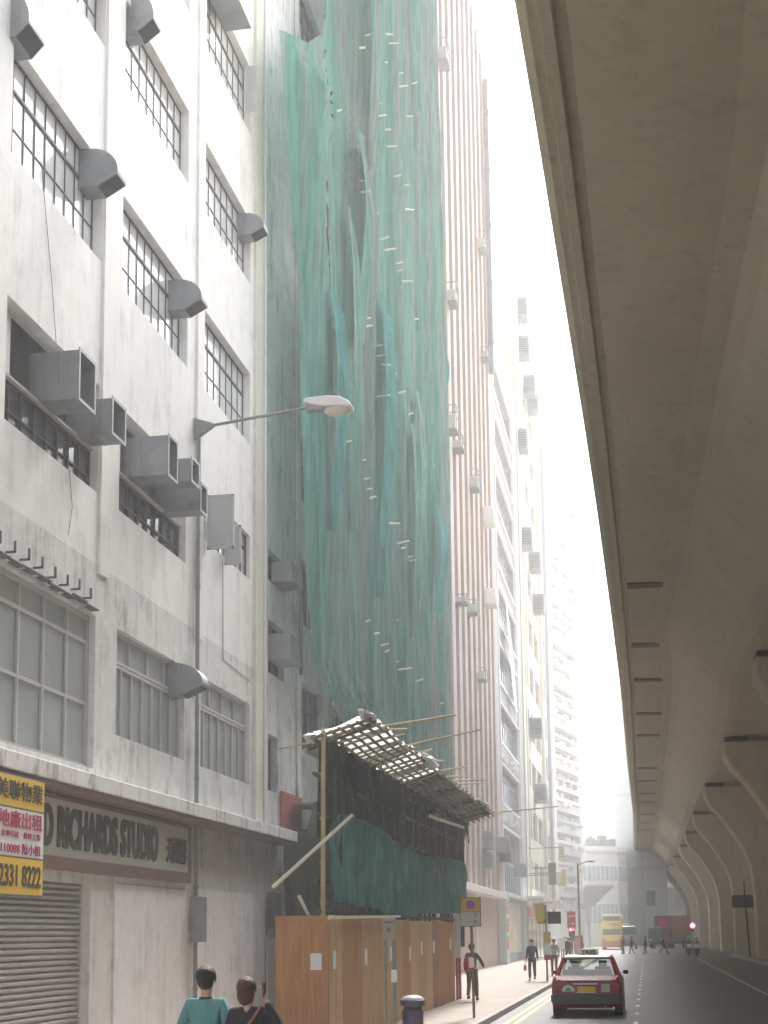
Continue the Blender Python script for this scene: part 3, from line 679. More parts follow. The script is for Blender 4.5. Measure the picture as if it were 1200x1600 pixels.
o_ = n.nodes.new('ShaderNodeOutputMaterial'); d_ = n.nodes.new('ShaderNodeBsdfDiffuse'); t_ = n.nodes.new('ShaderNodeBsdfTranslucent'); a_ = n.nodes.new('ShaderNodeMixShader')
d_.inputs[0].default_value = t_.inputs[0].default_value = (.9, .92, .93, 1); a_.inputs[0].default_value = .6
n.links.new(d_.outputs[0], a_.inputs[1]); n.links.new(t_.outputs[0], a_.inputs[2]); n.links.new(a_.outputs[0], o_.inputs[0])
CC(mb.build('plastic_sheet', mp_, smooth=True, fixn=False))
m2 = MB(); m2.quad(fan(.0, 35.02) + Vector((0, 0, .05)), fan(.97, 35.02) + Vector((0, 0, .05)), fan(.97, 47.9) + Vector((0, 0, .05)), fan(.0, 47.9) + Vector((0, 0, .05))); o = CC(m2.build('boarding', M_darkc)); so = o.modifiers.new('s', 'SOLIDIFY'); so.thickness = .03
random.seed(9)
y = 25.6; k = 0; cr = None
while y < 47.8:
    a, b = fan(-.05, y), fan(1.06, y + random.uniform(-.05, .25)); m2 = MB(); m2.tube(a, b, .03, 6); CC(m2.build('cross_pole', M_bamboog)); y += .50 if y < 36 else .8
for u in (0, .17, .34, .5, .67, .84, 1.0):
    m2 = MB(); m2.path([fan(u, 25.4 + 22.7 * t / 12) - Vector((0, 0, .03)) for t in range(13)], .03, 6); CC(m2.build('long_pole', M_bamboog))
for (yy, u0, u1, dz) in ((25.35, -.3, .05, .05),):
    pass
mb = MB()
for k in range(40):   # crumpled sheet at the corner
    pass
# crumpled plastic bundles (own geometry, wrinkled)
def crumple(c, rx, ry, rz, seed, name, label):
    random.seed(seed); m2 = MB(); m2.ell((0, 0, 0), rx, ry, rz, 14, 9)
    m2.v = [(v[0] * random.uniform(.7, 1.2), v[1] * random.uniform(.7, 1.2), v[2] * random.uniform(.6, 1.25)) for v in m2.v]
    o = m2.build(name, M_plank); o.location = c; return tag(o, label, 'plastic sheet')
crumple(fan(.95, 25.8) + Vector((0, 0, .11)), .12, .7, .05, 1, 'plastic_bundle', 'crumpled clear plastic lying on the near top corner of the catch platform')
crumple(fan(0, 25.7) + Vector((-.08, .1, .02)), .15, .42, .075, 2, 'plastic_bundle', 'crumpled clear plastic wrapped round the near inner corner of the catch platform')
crumple(fan(1.0, 44.5) + Vector((0, 0, .07)), .12, 1.6, .07, 4, 'plastic_bundle', 'crumpled white plastic strip at the far outer edge of the catch platform')
crumple(fan(1.02, 33.0) + Vector((.02, 0, .05)), .13, 1.3, .12, 3, 'plastic_bundle', 'blueish crumpled plastic heaped halfway along the outer edge of the catch platform')
# loose poles
def loose(p, q, r, label, m=M_bamb_l):
    m2 = MB(); m2.tube(p, q, r, 8, r * .85); tag(m2.build('bamboo_pole', m), label, 'bamboo pole'); 
loose(at(426, 1387, Y=25.0), at(551, 1273, Y=25.4), .035, 'pale bamboo pole leaning diagonally across the near corner pole of the walkway', M_bamb_l)
loose(at(467, 1400, Y=26.5), at(482, 1430, Y=26.4), .035, 'short pale stick leaning above the brown end panel of the hoarding')
loose(at(672, 1275, X=-5.2), at(724, 1293, X=-5.3), .05, 'pale rail under the far end of the catch platform')
loose(at(514, 1434, X=-5.44), at(625, 1432, X=-5.44), .03, 'pale rail laid along the top of the hoarding')
loose(at(437, 1170, Y=26.6), at(486, 1160, Y=26.2), .02, 'thin pole poking left from the near end of the catch platform', M_bamboo)
k_ = 0
for (x0, y0, x1, y1, yd) in ((597, 1135, 713, 1117, 27.5), (575, 1141, 636, 1139, 28.2), (600, 1155, 632, 1147, 29), (632, 1166, 750, 1140, 31), (630, 1171, 648, 1168, 32), (645, 1178, 675, 1171, 33.2), (655, 1186, 692, 1189, 34),
                             (680, 1206, 731, 1197, 36), (690, 1214, 718, 1213, 37.5), (702, 1220, 760, 1218, 39), (704, 1225, 752, 1224, 40), (705, 1231, 732, 1230, 41), (736, 1251, 742, 1249, 44), (770, 1270, 872, 1260, 47.5)):
    nm = ['first', 'second', 'third', 'fourth', 'fifth', 'sixth', 'seventh', 'eighth', 'ninth', 'tenth', 'eleventh', 'twelfth', 'thirteenth'][min(k_, 12)]
    loose(at(x0, y0, Y=yd), at(x1, y1, Y=yd + .3), .022, ('%s thin pole from the near end jutting streetward from the catch platform' % nm) if k_ < 13 else 'longest thin pole at the far end of the catch platform', M_bamboo); k_ += 1

# hoarding
hd = empty('plywood_hoarding', (-5.5, 25.6, .15), 'tall hoarding of mismatched brown plywood sheets on the pavement', 'hoarding')
def CH(o): o.parent = hd; o.matrix_parent_inverse = Matrix.Translation((5.5, -25.6, -.15)); return o
random.seed(21)
m2 = MB(); m2.box(-6.46, -5.515, 25.55, 25.58, .15, 2.40); CH(m2.build('end_panel', M_ply[1]))
edges = [25.6, 26.75, 28.6, 30.9, 32.5, 33.6, 34.7, 36.0, 37.2, 38.4, 39.4, 40.5, 41.7, 42.9]
cols = [2, 1, 0, 2, 0, 3, 2, 0, 2, 4, 3, 3, 3]
for k in range(13):
    m2 = MB(); j = random.uniform(0, .012); m2.box(-5.512, -5.50 + j, edges[k] + .003, edges[k + 1] - .003, .15, 2.40 + random.uniform(-.03, .03)); CH(m2.build('plywood_panel', M_ply[cols[k]]))
for y_ in (26.6, 29, 32, 35, 38, 41): 
    m2 = MB(); m2.box(-5.58, -5.515, y_, y_ + .07, .15, 2.3); CH(m2.build('stud', M_bamboog))
m2 = MB(); m2.box(-6.46, -6.42, 25.6, 42.9, .15, 2.38); CH(m2.build('inner_panel', M_ply[1]))
m2 = MB(); p = at(493, 1503, Y=25.5); m2.box(p.x - .10, p.x + .10, 25.53, 25.545, p.z - .14, p.z + .15); CH(m2.build('paper_notice', M_paper))
for (px, py) in ((523, 1500), (572, 1495), (611, 1490), (641, 1490), (659, 1482), (678, 1480), (704, 1475)):
    p = at(px, py, X=-5.48); m2 = MB(); m2.box(-5.487, -5.480, p.y - .13, p.y + .13, p.z - .16, p.z + .16); CH(m2.build('paper_notice', M_paper))
# red-white posts beyond the hoarding
for k, (px, lab) in enumerate(((716, 'nearer thin red and white post at the far end of the hoarding'), (722, 'farther thin red and white post at the far end of the hoarding'))):
    p = at(px, 1558, Z=.15); p.y = 43.4 + k * .5; p.x = -5.5 + .02 * k
    po = empty('striped_post', (p.x, p.y, .15), lab, 'post', 'red and white posts')
    m2 = MB(); m2.tube((0, 0, 0), (0, 0, 1.2), .04, 8); m2.build('red_section', M_bred, po)
    m2 = MB(); m2.tube((0, 0, 1.2), (0, 0, 2.5), .04, 8); m2.build('white_section', M_bwhite, po)

# ================================================================ PINK RIBBED BUILDING
def building(name, loc, label, group=None): 
    e = empty(name, loc, label, 'building', group); inv = Matrix.Translation((-loc[0], -loc[1], -loc[2]))
    def c(o): o.parent = e; o.matrix_parent_inverse = inv; return o
    return e, c
e_, c_ = building('ribbed_building', (-9, 75, 0), 'tall dusty pink building with pale vertical ribs and air conditioner racks')
mb = MB(); cells(-9.05, 62.0, 91.4, 4.3, 60, [], .3, mb); shell(mb, -9.05, 62.0, 91.4, 4.3, 60, 15); c_(mb.build('wall', M_pink, fixn=False))
m2 = MB(); m2.box(-24, -9.02, 62, 91.4, 0, 4.3); c_(m2.build('granite_base', M_pinkb))
random.seed(4); y = 62.3; k = 0
while y < 91.0:
    wd = 1.05 if k % 2 == 0 else .2
    m2 = MB(); m2.box(-9.05, -8.78 if k % 2 == 0 else -8.86, y, y + wd, 4.52, 60); c_(m2.build('rib', M_pink if k % 2 == 0 else M_pinkw)); y += wd + (.55 if k % 2 == 0 else .75); k += 1
m2 = MB(); m2.box(-9.05, -8.35, 62, 91.3, 4.15, 4.5); c_(m2.build('canopy', M_wtrim, bevel=.02))
m2 = MB(); m2.box(-9.02, -8.7, 68, 76, 3.0, 3.3); c_(m2.build('lintel', M_wtrim))
def rack(px, py, w_, h_, Xo=-8.3):
    p = at(px, py, X=-8.6); m2 = MB(); s = p.y / F
    H = h_ * s; Wd = 1.1
    y0 = p.y - Wd / 2; z0 = p.z - H / 2
    m2.box(-8.95, Xo, y0, y0 + Wd, z0, z0 + .04)
    for yy in (y0, y0 + Wd - .04): m2.box(Xo - .04, Xo, yy, yy + .04, z0, z0 + H); m2.box(-8.95, Xo, yy, yy + .04, z0 + H - .04, z0 + H)
    m2.box(Xo - .04, Xo, y0, y0 + Wd, z0 + H - .04, z0 + H); m2.box(Xo - .04, Xo, y0, y0 + Wd, z0 + H * .5, z0 + H * .5 + .03)
    o = m2.build('air_conditioner_rack', M_duct)
    m3 = MB(); m3.box(-8.9, Xo - .08, y0 + .12, y0 + Wd - .12, z0 + .05, z0 + .05 + H * .6); m3.build('air_conditioner', mat('ac_case', (.5, .5, .48), .6, var=.15), o); return o
for (px, py, a, b) in ((706, 462, 14, 34), (706, 657, 12, 42), (716, 695, 12, 22), (741, 752, 12, 32), (722, 938, 10, 14), (738, 950, 10, 22), (752, 1055, 8, 20)): c_(rack(px, py, a, b))
for (px, py, a, b) in ((757, 555, 8, 18), (752, 380, 8, 30), (692, 85, 10, 40)): c_(rack(px, py, a, b))
m2 = MB(); m2.box(-8.75, -8.45, 91.0, 91.35, 38, 58.5)
for z_ in (40, 44, 48, 52, 56): m2.box(-8.8, -8.4, 90.95, 91.4, z_, z_ + .25)
c_(m2.build('flue', M_duct))
m2 = MB(); m2.tube((-8.7, 77, .2), (-8.7, 77, 4.2), .09); c_(m2.build('drain_pipe', M_wtrim))
for k, (px, py) in enumerate(((762, 1313), (762, 1345))):
    p = at(px, py, X=-8.6); m2 = MB(); m2.box(-8.95, -8.3, p.y - .7, p.y + .7, p.z - .5, p.z + .5); m2.box(-8.3, -8.26, p.y - .5, p.y + .5, p.z - .35, p.z + .35); c_(m2.build('air_conditioner', M_duct, bevel=.03))

# ================================================================ GREY BAY BUILDING
e_, c_ = building('glazed_building', (-9, 101, 0), 'grey building with one wide bay of blue grey windows framed in white')
m2 = MB(); m2.box(-24, -8.85, 91.45, 93.95, 4.4, 44.9)
c_(m2.build('side_pier', M_lilac))
gop = []; z_ = 4.7; pitch = 4.0
for k in range(10): gop.append((94.2, 108.8, 4.75 + k * pitch, 8.95 + (k - 0) * pitch if k == 0 else 8.95 + k * pitch - .0))
gop = [(94.2, 108.8, 4.75, 8.9)] + [(94.2, 108.8, 10.55 + k * pitch, 13.0 + k * pitch) for k in range(8)]
mb = MB(); cells(-9.0, 93.95, 110.4, 4.4, 44.8, gop, .35, mb); shell(mb, -9.0, 93.95, 110.4, 4.4, 44.8, 15); c_(mb.build('wall', M_lilac, fixn=False))
for a, b, c, d in gop: c_(window(None, -9.3, a, b, c, d, 9, (.5,) if c < 5 else (.75,), .16, fm=M_lilac, gm=M_bluegl))
for yy in (93.95, 108.82):
    m2 = MB(); m2.box(-9.0, -8.78, yy, yy + .28, 4.4, 44.8); c_(m2.build('white_fin', M_wtrim))
for a, b, c, d in gop:
    m2 = MB(); m2.box(-9.0, -8.86, 94.23, 108.8, d + .02, d + .18); m2.box(-9.0, -8.86, 94.23, 108.8, c - .20, c - .02); c_(m2.build('string_course', M_wtrim))
m2 = MB(); m2.box(-9.0, -8.80, 108.82 + .3, 112.4, 4.4, 44.0); c_(m2.build('end_pier', M_lilac))
m2 = MB(); m2.box(-24, -8.95, 91.45, 112.6, 0, 4.38); c_(m2.build('base_wall', M_lilac))
m2 = MB(); m2.box(-9.0, -8.5, 94.0, 109.2, 4.42, 4.62); c_(m2.build('canopy', M_wtrim))
# relief characters on two spandrels (illegible strokes in the photograph, cast as plain bars)
random.seed(8)
for (za, zb) in ((13.35, 14.2), (9.3, 10.2)):
    for k in range(8):
        m2 = MB(); yc = 95.4 + k * 1.65
        for q in range(4):
            if random.random() < .5: y_ = yc + random.uniform(-.5, .5); m2.box(-8.99, -8.82, y_, y_ + .14, za, zb)
            else: zz = random.uniform(za, zb - .12); m2.box(-8.99, -8.83, yc - .55, yc + .55, zz, zz + .12)
        c_(m2.build('relief_character', M_wtrim))
for k, (px, py) in enumerate(((762, 808), (765, 935), (784, 1320), (788, 1336), (812, 1360))):
    p = at(px, py, X=-8.6); m2 = MB(); m2.box(-8.95, -8.15, p.y - .8, p.y + .8, p.z - .5, p.z + .45); m2.box(-8.15, -8.1, p.y - .6, p.y + .6, p.z - .35, p.z + .3); c_(m2.build('air_conditioner', M_wtrim if k < 2 else M_duct, bevel=.04))
# slanted white banner
m2 = MB(); n_ = 12; L_ = []
for k in range(n_ + 1):
    t = k / n_; wv = math.sin(math.pi * t) ** .6
    z_ = 24.6 - 7.2 * t; yc = 98.2 + 5.2 * t ** 1.2
    L_.append(((-8.62 + .1 * math.sin(t * 3), yc - 1.9 * wv, z_ + 1.3 * (1 - t) * 0), (-8.55, yc + 2.2 * wv, z_ - .8)))
for a, b in zip(L_[:-1], L_[1:]): m2.quad(a[0], a[1], b[1], b[0])
o = m2.build('cloth_banner', M_bwhite, fixn=False); so = o.modifiers.new('s', 'SOLIDIFY'); so.thickness = .02; tag(o, 'long white cloth banner billowing on the grey glazed building', 'banner')
# mural and emblem strip at street level
mu = empty('wall_mural', (-8.9, 101, 1), 'pale mural panel with teal border at the foot of the grey glazed building', 'mural')
def cm(o): o.parent = mu; o.matrix_parent_inverse = Matrix.Translation((8.9, -101, -1)); return o
m2 = MB(); m2.box(-8.95, -8.90, 93.8, 110.4, .55, 4.3); cm(m2.build('teal_border', mat('mural_teal', (.16, .40, .46), .7, var=.1)))
m2 = MB(); m2.box(-8.90, -8.88, 96.4, 107.0, .75, 4.1)
mm_ = mat('mural_cream', (.62, .60, .45), .8); n = mm_.node_tree; tc = n.nodes.new('ShaderNodeTexCoord'); no = n.nodes.new('ShaderNodeTexNoise'); no.inputs['Scale'].default_value = .7
cr = n.nodes.new('ShaderNodeValToRGB'); E_ = cr.color_ramp.elements; E_[0].position = .38; E_[0].color = (.60, .42, .36, 1); E_[1].position = .62; E_[1].color = (.48, .58, .42, 1); q = E_.new(.5); q.color = (.68, .62, .45, 1)
n.links.new(tc.outputs['Object'], no.inputs['Vector']); n.links.new(no.outputs['Fac'], cr.inputs[0]); n.links.new(cr.outputs[0], n.nodes['Principled BSDF'].inputs['Base Color'])
cm(m2.build('picture', mm_))
m2 = MB(); m2.box(-8.95, -8.5, 91.6, 93.75, .15, 4.35); cm(m2.build('pale_pier', mat('strip_ground', (.50, .62, .60), .7)))
M_pk = mat('emblem_pink', (.70, .12, .20), .6); M_gn = mat('emblem_green', (.12, .38, .16), .6)
for z_ in (3.55, 2.45, 1.35):
    m2 = MB(); m2.ell((-8.49, 92.5, z_), .04, .62, .36, 12, 6); o = m2.build('pink_emblem', M_pk, smooth=True); cm(o)
    m3 = MB(); m3.ell((-8.47, 92.5, z_ + .46), .04, .5, .11, 10, 5); m3.build('green_leaf', M_gn, o)

# ================================================================ CREAM BUILDINGS
e_, c_ = building('cream_building', (-9, 125, 0), 'tall cream building with grouped windows and boxy air conditioners')
cops = []
for k in range(13):
    z_ = 5.6 + k * 4.2
    for (a, b) in ((118.0, 122.2), (123.6, 128.4), (129.8, 135.5)): cops.append((a, b, z_, z_ + 2.3))
mb = MB(); cells(-9.0, 112.65, 138, 0, 66, cops, .3, mb); shell(mb, -9.0, 112.65, 138, 0, 66, 15); c_(mb.build('wall', M_creamb, fixn=False))
w0 = None
for a, b, c, d in cops:
    if w0 is None: w0 = window(None, 0, 0, 4.2, 0, 2.3, 4, (.6,), .09, fm=M_alu, gm=M_bluegl); q = w0
    else: q = copy_tree(w0)
    q.parent = e_; q.location = (-.25, a - 125, c); q.scale = (1, (b - a) / 4.2, 1)
for (a, b) in ((112.7, 114.6), (116.0, 116.6), (136.5, 137.9)):
    m2 = MB(); m2.box(-9.0, -8.72, a, b, 4.2, 66); c_(m2.build('pilaster', M_cream))
for k, (px, py) in enumerate(((822, 843), (836, 880), (842, 945), (838, 1138), (815, 485), (818, 545), (815, 690), (828, 605), (833, 632), (845, 1240))):
    p = at(px, py, X=-8.5); m2 = MB(); m2.box(-8.98, -8.0, p.y - .9, p.y + .9, p.z - .8, p.z + .8); m2.box(-8.0, -7.95, p.y - .7, p.y + .7, p.z - .5, p.z + .5); o = c_(m2.build('air_conditioner', M_duct, bevel=.05)); m2 = MB(); [m2.box(-8.85, -8.1, p.y - .93, p.y - .905, p.z - .6 + q * .2, p.z - .52 + q * .2) for q in range(6)]; b = m2.build('louvre', M_steel, o)
e_, c_ = building('narrow_building', (-9, 149, 0), 'narrow pale building next beyond the cream one with slit windows')
cops = []
for k in range(12):
    for (a, b) in ((142.5, 146.5), (150.5, 155.5)): cops.append((a, b, 5.2 + k * 3.9, 7.6 + k * 3.9))
mb = MB(); cells(-9.1, 138.05, 160, 0, 52, cops, .3, mb); shell(mb, -9.1, 138.05, 160, 0, 52, 15); c_(mb.build('wall', M_farw, fixn=False))
w0 = None
for a, b, c, d in cops:
    if w0 is None: w0 = window(None, 0, 0, 4, 0, 2.4, 3, (.6,), .12, fm=M_alu, gm=M_glassd); q = w0
    else: q = copy_tree(w0)
    q.parent = e_; q.location = (-.35, a - 149, c); q.scale = (1, (b - a) / 4, 1)
m2 = MB(); m2.box(-9.1, -8.8, 147.5, 149.3, 3.9, 52); c_(m2.build('pilaster', M_lilac))
# residential block, turned towards the camera by a bend in the street
rb, c_ = building('apartment_block', (-11.2, 190, 0), 'hazy white apartment block with cluttered balconies at the bend of the street')
a_ = math.atan(.196)
rb.rotation_euler = (0, 0, -a_)
mb = MB(); rops = []
for k in range(21): rops.append((1.0, 14.2, 5.4 + k * 2.77, 6.75 + k * 2.77))
cells(0, 0, 15.3, 0, 63, rops, 1.0, mb); shell(mb, 0, 0, 15.3, 0, 63, 9); mb.build('wall', M_farw, rb, fixn=False)
random.seed(12); b0 = None
for k, (a, b, c, d) in enumerate(rops):
    q = window(rb, -.9, a, b, c, d, random.choice((5, 6, 7)), (.55,), .12, fm=M_alu, gm=M_glassd)
    m2 = MB(); m2.box(0, .35, .6, 14.6, c - .18, c - .04); m2.box(.30, .35, .6, 14.6, c - .04, c + .25)
    for j in range(3):
        y_ = random.uniform(1, 13); m2.box(0, .6, y_, y_ + 1.0, c - .75, c - .2)
    for j in range(4):
        y_ = random.uniform(1, 13); m2.box(.05, .3, y_, y_ + random.uniform(.3, 1.2), c, c + random.uniform(.4, .9))
    m2.build('balcony', M_farw if k % 2 else M_lilac, rb)
m2 = MB(); m2.box(-8.9, -.05, -.06, 0, 0, 63); 
for k in range(20): m2.box(-2.2, -.7, -.10, -.06, 5.6 + k * 2.77, 6.9 + k * 2.77)
m2.build('side_wall', M_lilac, rb)
# buildings closing the far end of the street
e_, c_ = building('low_white_building', (-6, 232, 0), 'low white building with ribbon windows behind the footbridge')
fr = [(-22, 226), (-8.6, 228), (-4.0, 231), (-2.7, 236), (-2.7, 250), (-22, 250)]
m2 = MB(); m2.prism(fr, 'z', 0, 15.2); c_(m2.build('wall', M_farw))
for (z0, z1) in ((9.9, 12.1), (3.5, 6.3)):
    m2 = MB(); m2.prism([(p[0] + .06, p[1] - .06) for p in fr], 'z', z0, z1); o = c_(m2.build('ribbon_window', M_bluegl))
    m3 = MB()
    for k in range(8): m3.box(-8.6 + k * .65, -8.5 + k * .65, 227.7 + k * .42, 227.9 + k * .42, z0, z1)
    m3.build('mullion', M_wtrim, o)
m2 = MB(); m2.prism([(p[0] + .2, p[1] - .2) for p in fr], 'z', 14.2, 14.5); c_(m2.build('string_course', M_lilac))
e_, c_ = building('grey_tower', (1, 246, 0), 'hazy grey concrete tower at the end of the street beside the flyover')
m2 = MB(); m2.box(-4.4, 3.6, 242, 256, 0, 38); c_(m2.build('wall', M_fargrey))
for k in range(3):
    m2 = MB(); m2.box(.2 + k * .1, 1.6 + k * .1, 241.9, 242, 6.2 + k * 9, 8.6 + k * 9); c_(m2.build('window', M_glassd))
m2 = MB(); m2.box(-.4, -.2, 241.7, 242, 0, 38); m2.box(-4.5, 3.7, 241.8, 242, 12, 12.4); m2.box(-4.5, 3.7, 241.8, 242, 24, 24.4); c_(m2.build('pipe', M_lilac))
e_, c_ = building('pale_tower', (-4, 330, 0), 'very faint pale tower fading into the haze')
m2 = MB(); m2.box(-12.2, 2.5, 330, 345, 0, 56); c_(m2.build('wall', M_fargrey))
for k in range(17):
    m2 = MB(); m2.box(-11.8, 2.2, 329.9, 330, 5 + k * 3, 6.2 + k * 3); c_(m2.build('window', M_fargrey))
e_, c_ = building('pale_slab_block', (-14, 300, 0), 'faint pale slab block standing beyond the white apartment block')
m2 = MB(); m2.box(-26, -9.2, 300, 312, 0, 62); c_(m2.build('wall', M_farw))
for k in range(18):
    m2 = MB(); m2.box(-25, -9.5, 299.9, 300, 5 + k * 3.1, 6.3 + k * 3.1); c_(m2.build('window', M_fargrey))
e_, c_ = building('low_shop_building', (9, 262, 0), 'low building with bright upper windows under the far end of the flyover')
m2 = MB(); m2.box(3.8, 20, 262, 275, 0, 9.6); c_(m2.build('wall', M_farw))
m2 = MB(); m2.box(3.8, 20, 261.4, 262, 0, 4.6); c_(m2.build('dark_shopfront', M_brown))
m2 = MB(); m2.box(4.6, 19.8, 261.0, 262, 4.7, 5.4); c_(m2.build('white_fascia', M_wtrim))
for k in range(6): m2 = MB(); m2.box(5 + k * 2.2, 6.2 + k * 2.2, 261.9, 262, 6.4, 8.4); c_(m2.build('window', M_fargrey))
e_, c_ = building('concrete_warehouse', (34, 80, 0), 'plain concrete building on the far side of the flyover')
m2 = MB(); m2.box(30, 45, -20, 255, 0, 24); c_(m2.build('wall', M_darkc))
for k in range(30):
    m2 = MB(); m2.box(29.95, 30, -15 + k * 9, -10 + k * 9, 6, 8.5); c_(m2.build('window', M_glassd))
# footbridge
fb = empty('footbridge', (-8, 205, 0), 'dark covered footbridge deck jutting over the road at the end of the street', 'footbridge')
def cf(o): o.parent = fb; o.matrix_parent_inverse = Matrix.Translation((8, -205, 0)); return o
m2 = MB(); m2.prism([(-15, 5.6), (-7.2, 5.6), (-4.4, 8.3), (-15, 8.3)], 'y', 205, 209); cf(m2.build('deck', mat('footbridge_grey', (.17, .18, .19), .8)))
m2 = MB(); m2.box(-15, -4.2, 204.9, 209.1, 8.3, 8.55); cf(m2.build('parapet', M_lilac))
for x in (-11, -7.9): m2 = MB(); m2.tube((x, 207, 0), (x, 207, 5.6), .4, 12); cf(m2.build('column', M_lilac))
# trees on the roof terrace / slope
def leafy(name, c, rx, ry, rz, n, label, seed, trunk=True):
    random.seed(seed); e = empty(name, (c[0], c[1], 0), label, 'tree')
    CLU = [(random.uniform(-.8, .8), random.uniform(-.6, .6), random.uniform(-.5, .6)) for _ in range(9)]
    m2 = MB()
    for _ in range(n):
        a = random.uniform(0, 6.28); t = random.uniform(-1, 1); r = random.random() ** .4
        cl = CLU[_ % len(CLU)]
        p = Vector((rx * (cl[0] + .42 * r * math.cos(a) * math.sqrt(1 - t * t)), ry * (cl[1] + .42 * r * math.sin(a) * math.sqrt(1 - t * t)), c[2] + rz * (cl[2] + .45 * r * t)))
        u = Vector((random.uniform(-1, 1), random.uniform(-1, 1), random.uniform(-1, 1))).normalized() * random.uniform(.15, .35); v = u.orthogonal().normalized() * random.uniform(.1, .25)
        m2.quad(p - u, p + v, p + u, p - v)
    m2.build('crown', M_tree, e, fixn=False)
    m2 = MB(); m2.tube((0, 0, 0), (0, 0, c[2]), .35, 8, .15); m2.tube((0, 0, c[2] - 1.5), (rx * .5, 0, c[2] + .4), .12, 6, .05); m2.tube((0, 0, c[2] - 1.3), (-rx * .5, 0, c[2] + .5), .12, 6, .05); m2.build('trunk', M_bamboog, e)
leafy('leafy_tree', (-7.6, 253, 17.2), 2.1, 2, 1.3, 700, 'leftmost hazy green tree above the low white building', 1)
leafy('leafy_tree', (-4.9, 253.5, 17.0), 1.9, 2, 1.0, 700, 'middle hazy green tree above the low white building', 2)
leafy('leafy_tree', (-2.7, 257, 17.4), 1.4, 2, 1.5, 600, 'rightmost hazy green tree above the low white building', 3)

# ================================================================ FLYOVER
fl = empty('flyover', (9.6, 60, 0), 'elevated concrete flyover with curved goose neck piers running along the right side of the street', 'flyover')
def cv(o): o.parent = fl; o.matrix_parent_inverse = Matrix.Translation((-9.6, -60, 0)); return o
ZS = 15.05
PATH = [(-25, -2.0, 0), (-5, -1.8, 0), (8, -1.6, 0), (14, -1.53, 0), (19, -1.45, 0), (22.6, -1.38, 0), (27, -1.31, 0), (31, -1.27, 0), (36, -1.20, 0), (45, -1.11, 0), (62, -1.02, 0), (82, -.96, 0), (100, -1.0, 0), (119, -1.05, 0), (145, -1.05, 0), (174, -1.08, 0), (200, -1.25, 0), (240, -1.6, 0),
        (262, -1.6, 0), (280, -1.0, -.25), (300, -.2, -.65), (330, 1.6, -1.3), (365, 4.6, -2.5), (400, 7.6, -3.6), (440, 11.2, -4.7), (480, 15, -5.6), (540, 22, -6.8)]
def pathat(y):
    for (a, b, c), (d, e, f) in zip(PATH[:-1], PATH[1:]):
        if y <= d: t = (y - a) / (d - a); return b + (e - b) * t, c + (f - c) * t
    return PATH[-1][1:]
def webshift(y):
    T = [(-30, .65), (24, .65), (34, .2), (50, -.35), (62.5, -.85), (66, -.5), (90, -.3), (600, -.3)]
    for (a, b), (c, d) in zip(T[:-1], T[1:]):
        if y <= c: return b + (d - b) * (y - a) / (c - a)
    return 0
def sweep(sec, name, m, closed=True, y0=-25, y1=540, step=8, smooth=False):
    m2 = MB(); ys = []
    y = y0
    while y < y1: ys.append(y); y += step
    ys.append(y1); n_ = len(sec)
    for y in ys:
        dx, dz = pathat(y)
        for (a, b) in sec: m2.v.append((dx + a + (webshift(y) if 1.7 < a < 7 and name == 'deck' else 0), y, ZS + dz + b))
    for k in range(len(ys) - 1):
        for i in range(n_ if closed else n_ - 1):
            j = (i + 1) % n_; a = k * n_; m2.f.append((a + i, a + j, a + n_ + j, a + n_ + i)); m2.mi.append(0)
    if closed:
        m2.f.append(tuple(range(n_))); m2.mi.append(0); m2.f.append(tuple(reversed(range((len(ys) - 1) * n_, len(ys) * n_)))); m2.mi.append(0)
    return cv(m2.build(name, m, smooth=smooth))
Wd = 22.4
left = [(0.0, .55), (0.05, .22), (.20, .10), (.36, .10), (.38, .0), (.56, .0), (.60, .14), (.76, .14), (.80, -.02), (1.6, -.06), (2.6, -.10), (3.15, -.20), (3.5, -.42), (3.9, -.85), (4.6, -1.65), (5.2, -2.30), (5.7, -2.62), (6.1, -2.70)]
right = [(Wd - a, b) for (a, b) in reversed(left)]
sec = left + right + [(Wd, .58), (0.0, .58)]
dk = sweep(left + right + [(Wd - .35, .56), (.35, .56)], 'deck', M_deck)
par = sweep([(0.0, .565), (.22, .565), (.18, 1.75), (.0, 1.75)], 'parapet', M_deck)
sweep([(Wd - .22, .565), (Wd, .565), (Wd, 1.75), (Wd - .18, 1.75)], 'parapet', M_deck)
# weathered joints across the underside (segment joints, shown as dark slots)
def seam(y, x1=9, w_=.04, lead=0):
    dx, dz = pathat(y); m2 = MB(); pts = [p for p in left if p[0] >= .8 and p[0] <= x1]
    pts = [(p[0] + (webshift(y) if p[0] > 1.7 else 0), p[1]) for p in pts]
    for a, b in zip(pts[:-1], pts[1:]): m2.quad((dx + a[0], y, ZS + dz + a[1] - .006), (dx + b[0], y, ZS + dz + b[1] - .006), (dx + b[0], y + w_, ZS + dz + b[1] - .006), (dx + a[0], y + w_, ZS + dz + a[1] - .006))
    cv(m2.build('expansion_joint', M_deckd, fixn=False))
seam(62.6); seam(108.5); seam(154.5)
random.seed(2)
for y in (54.6, 66.5, 76.0, 88, 98, 118, 128, 140, 150, 165, 178, 190):
    dx, dz = pathat(y); m2 = MB(); m2.box(dx + .80, dx + 2.6, y, y + .55 + y * .004, ZS - .115, ZS - .075); cv(m2.build('drainage_slot', mat('slot_stain', (.17, .15, .12), .9)))
m2 = MB(); m2.prism([(1.9, ZS - .9), (2.6, ZS - .9), (2.9, ZS + .0), (1.6, ZS + .0)], 'y', 22.2, 22.3); 
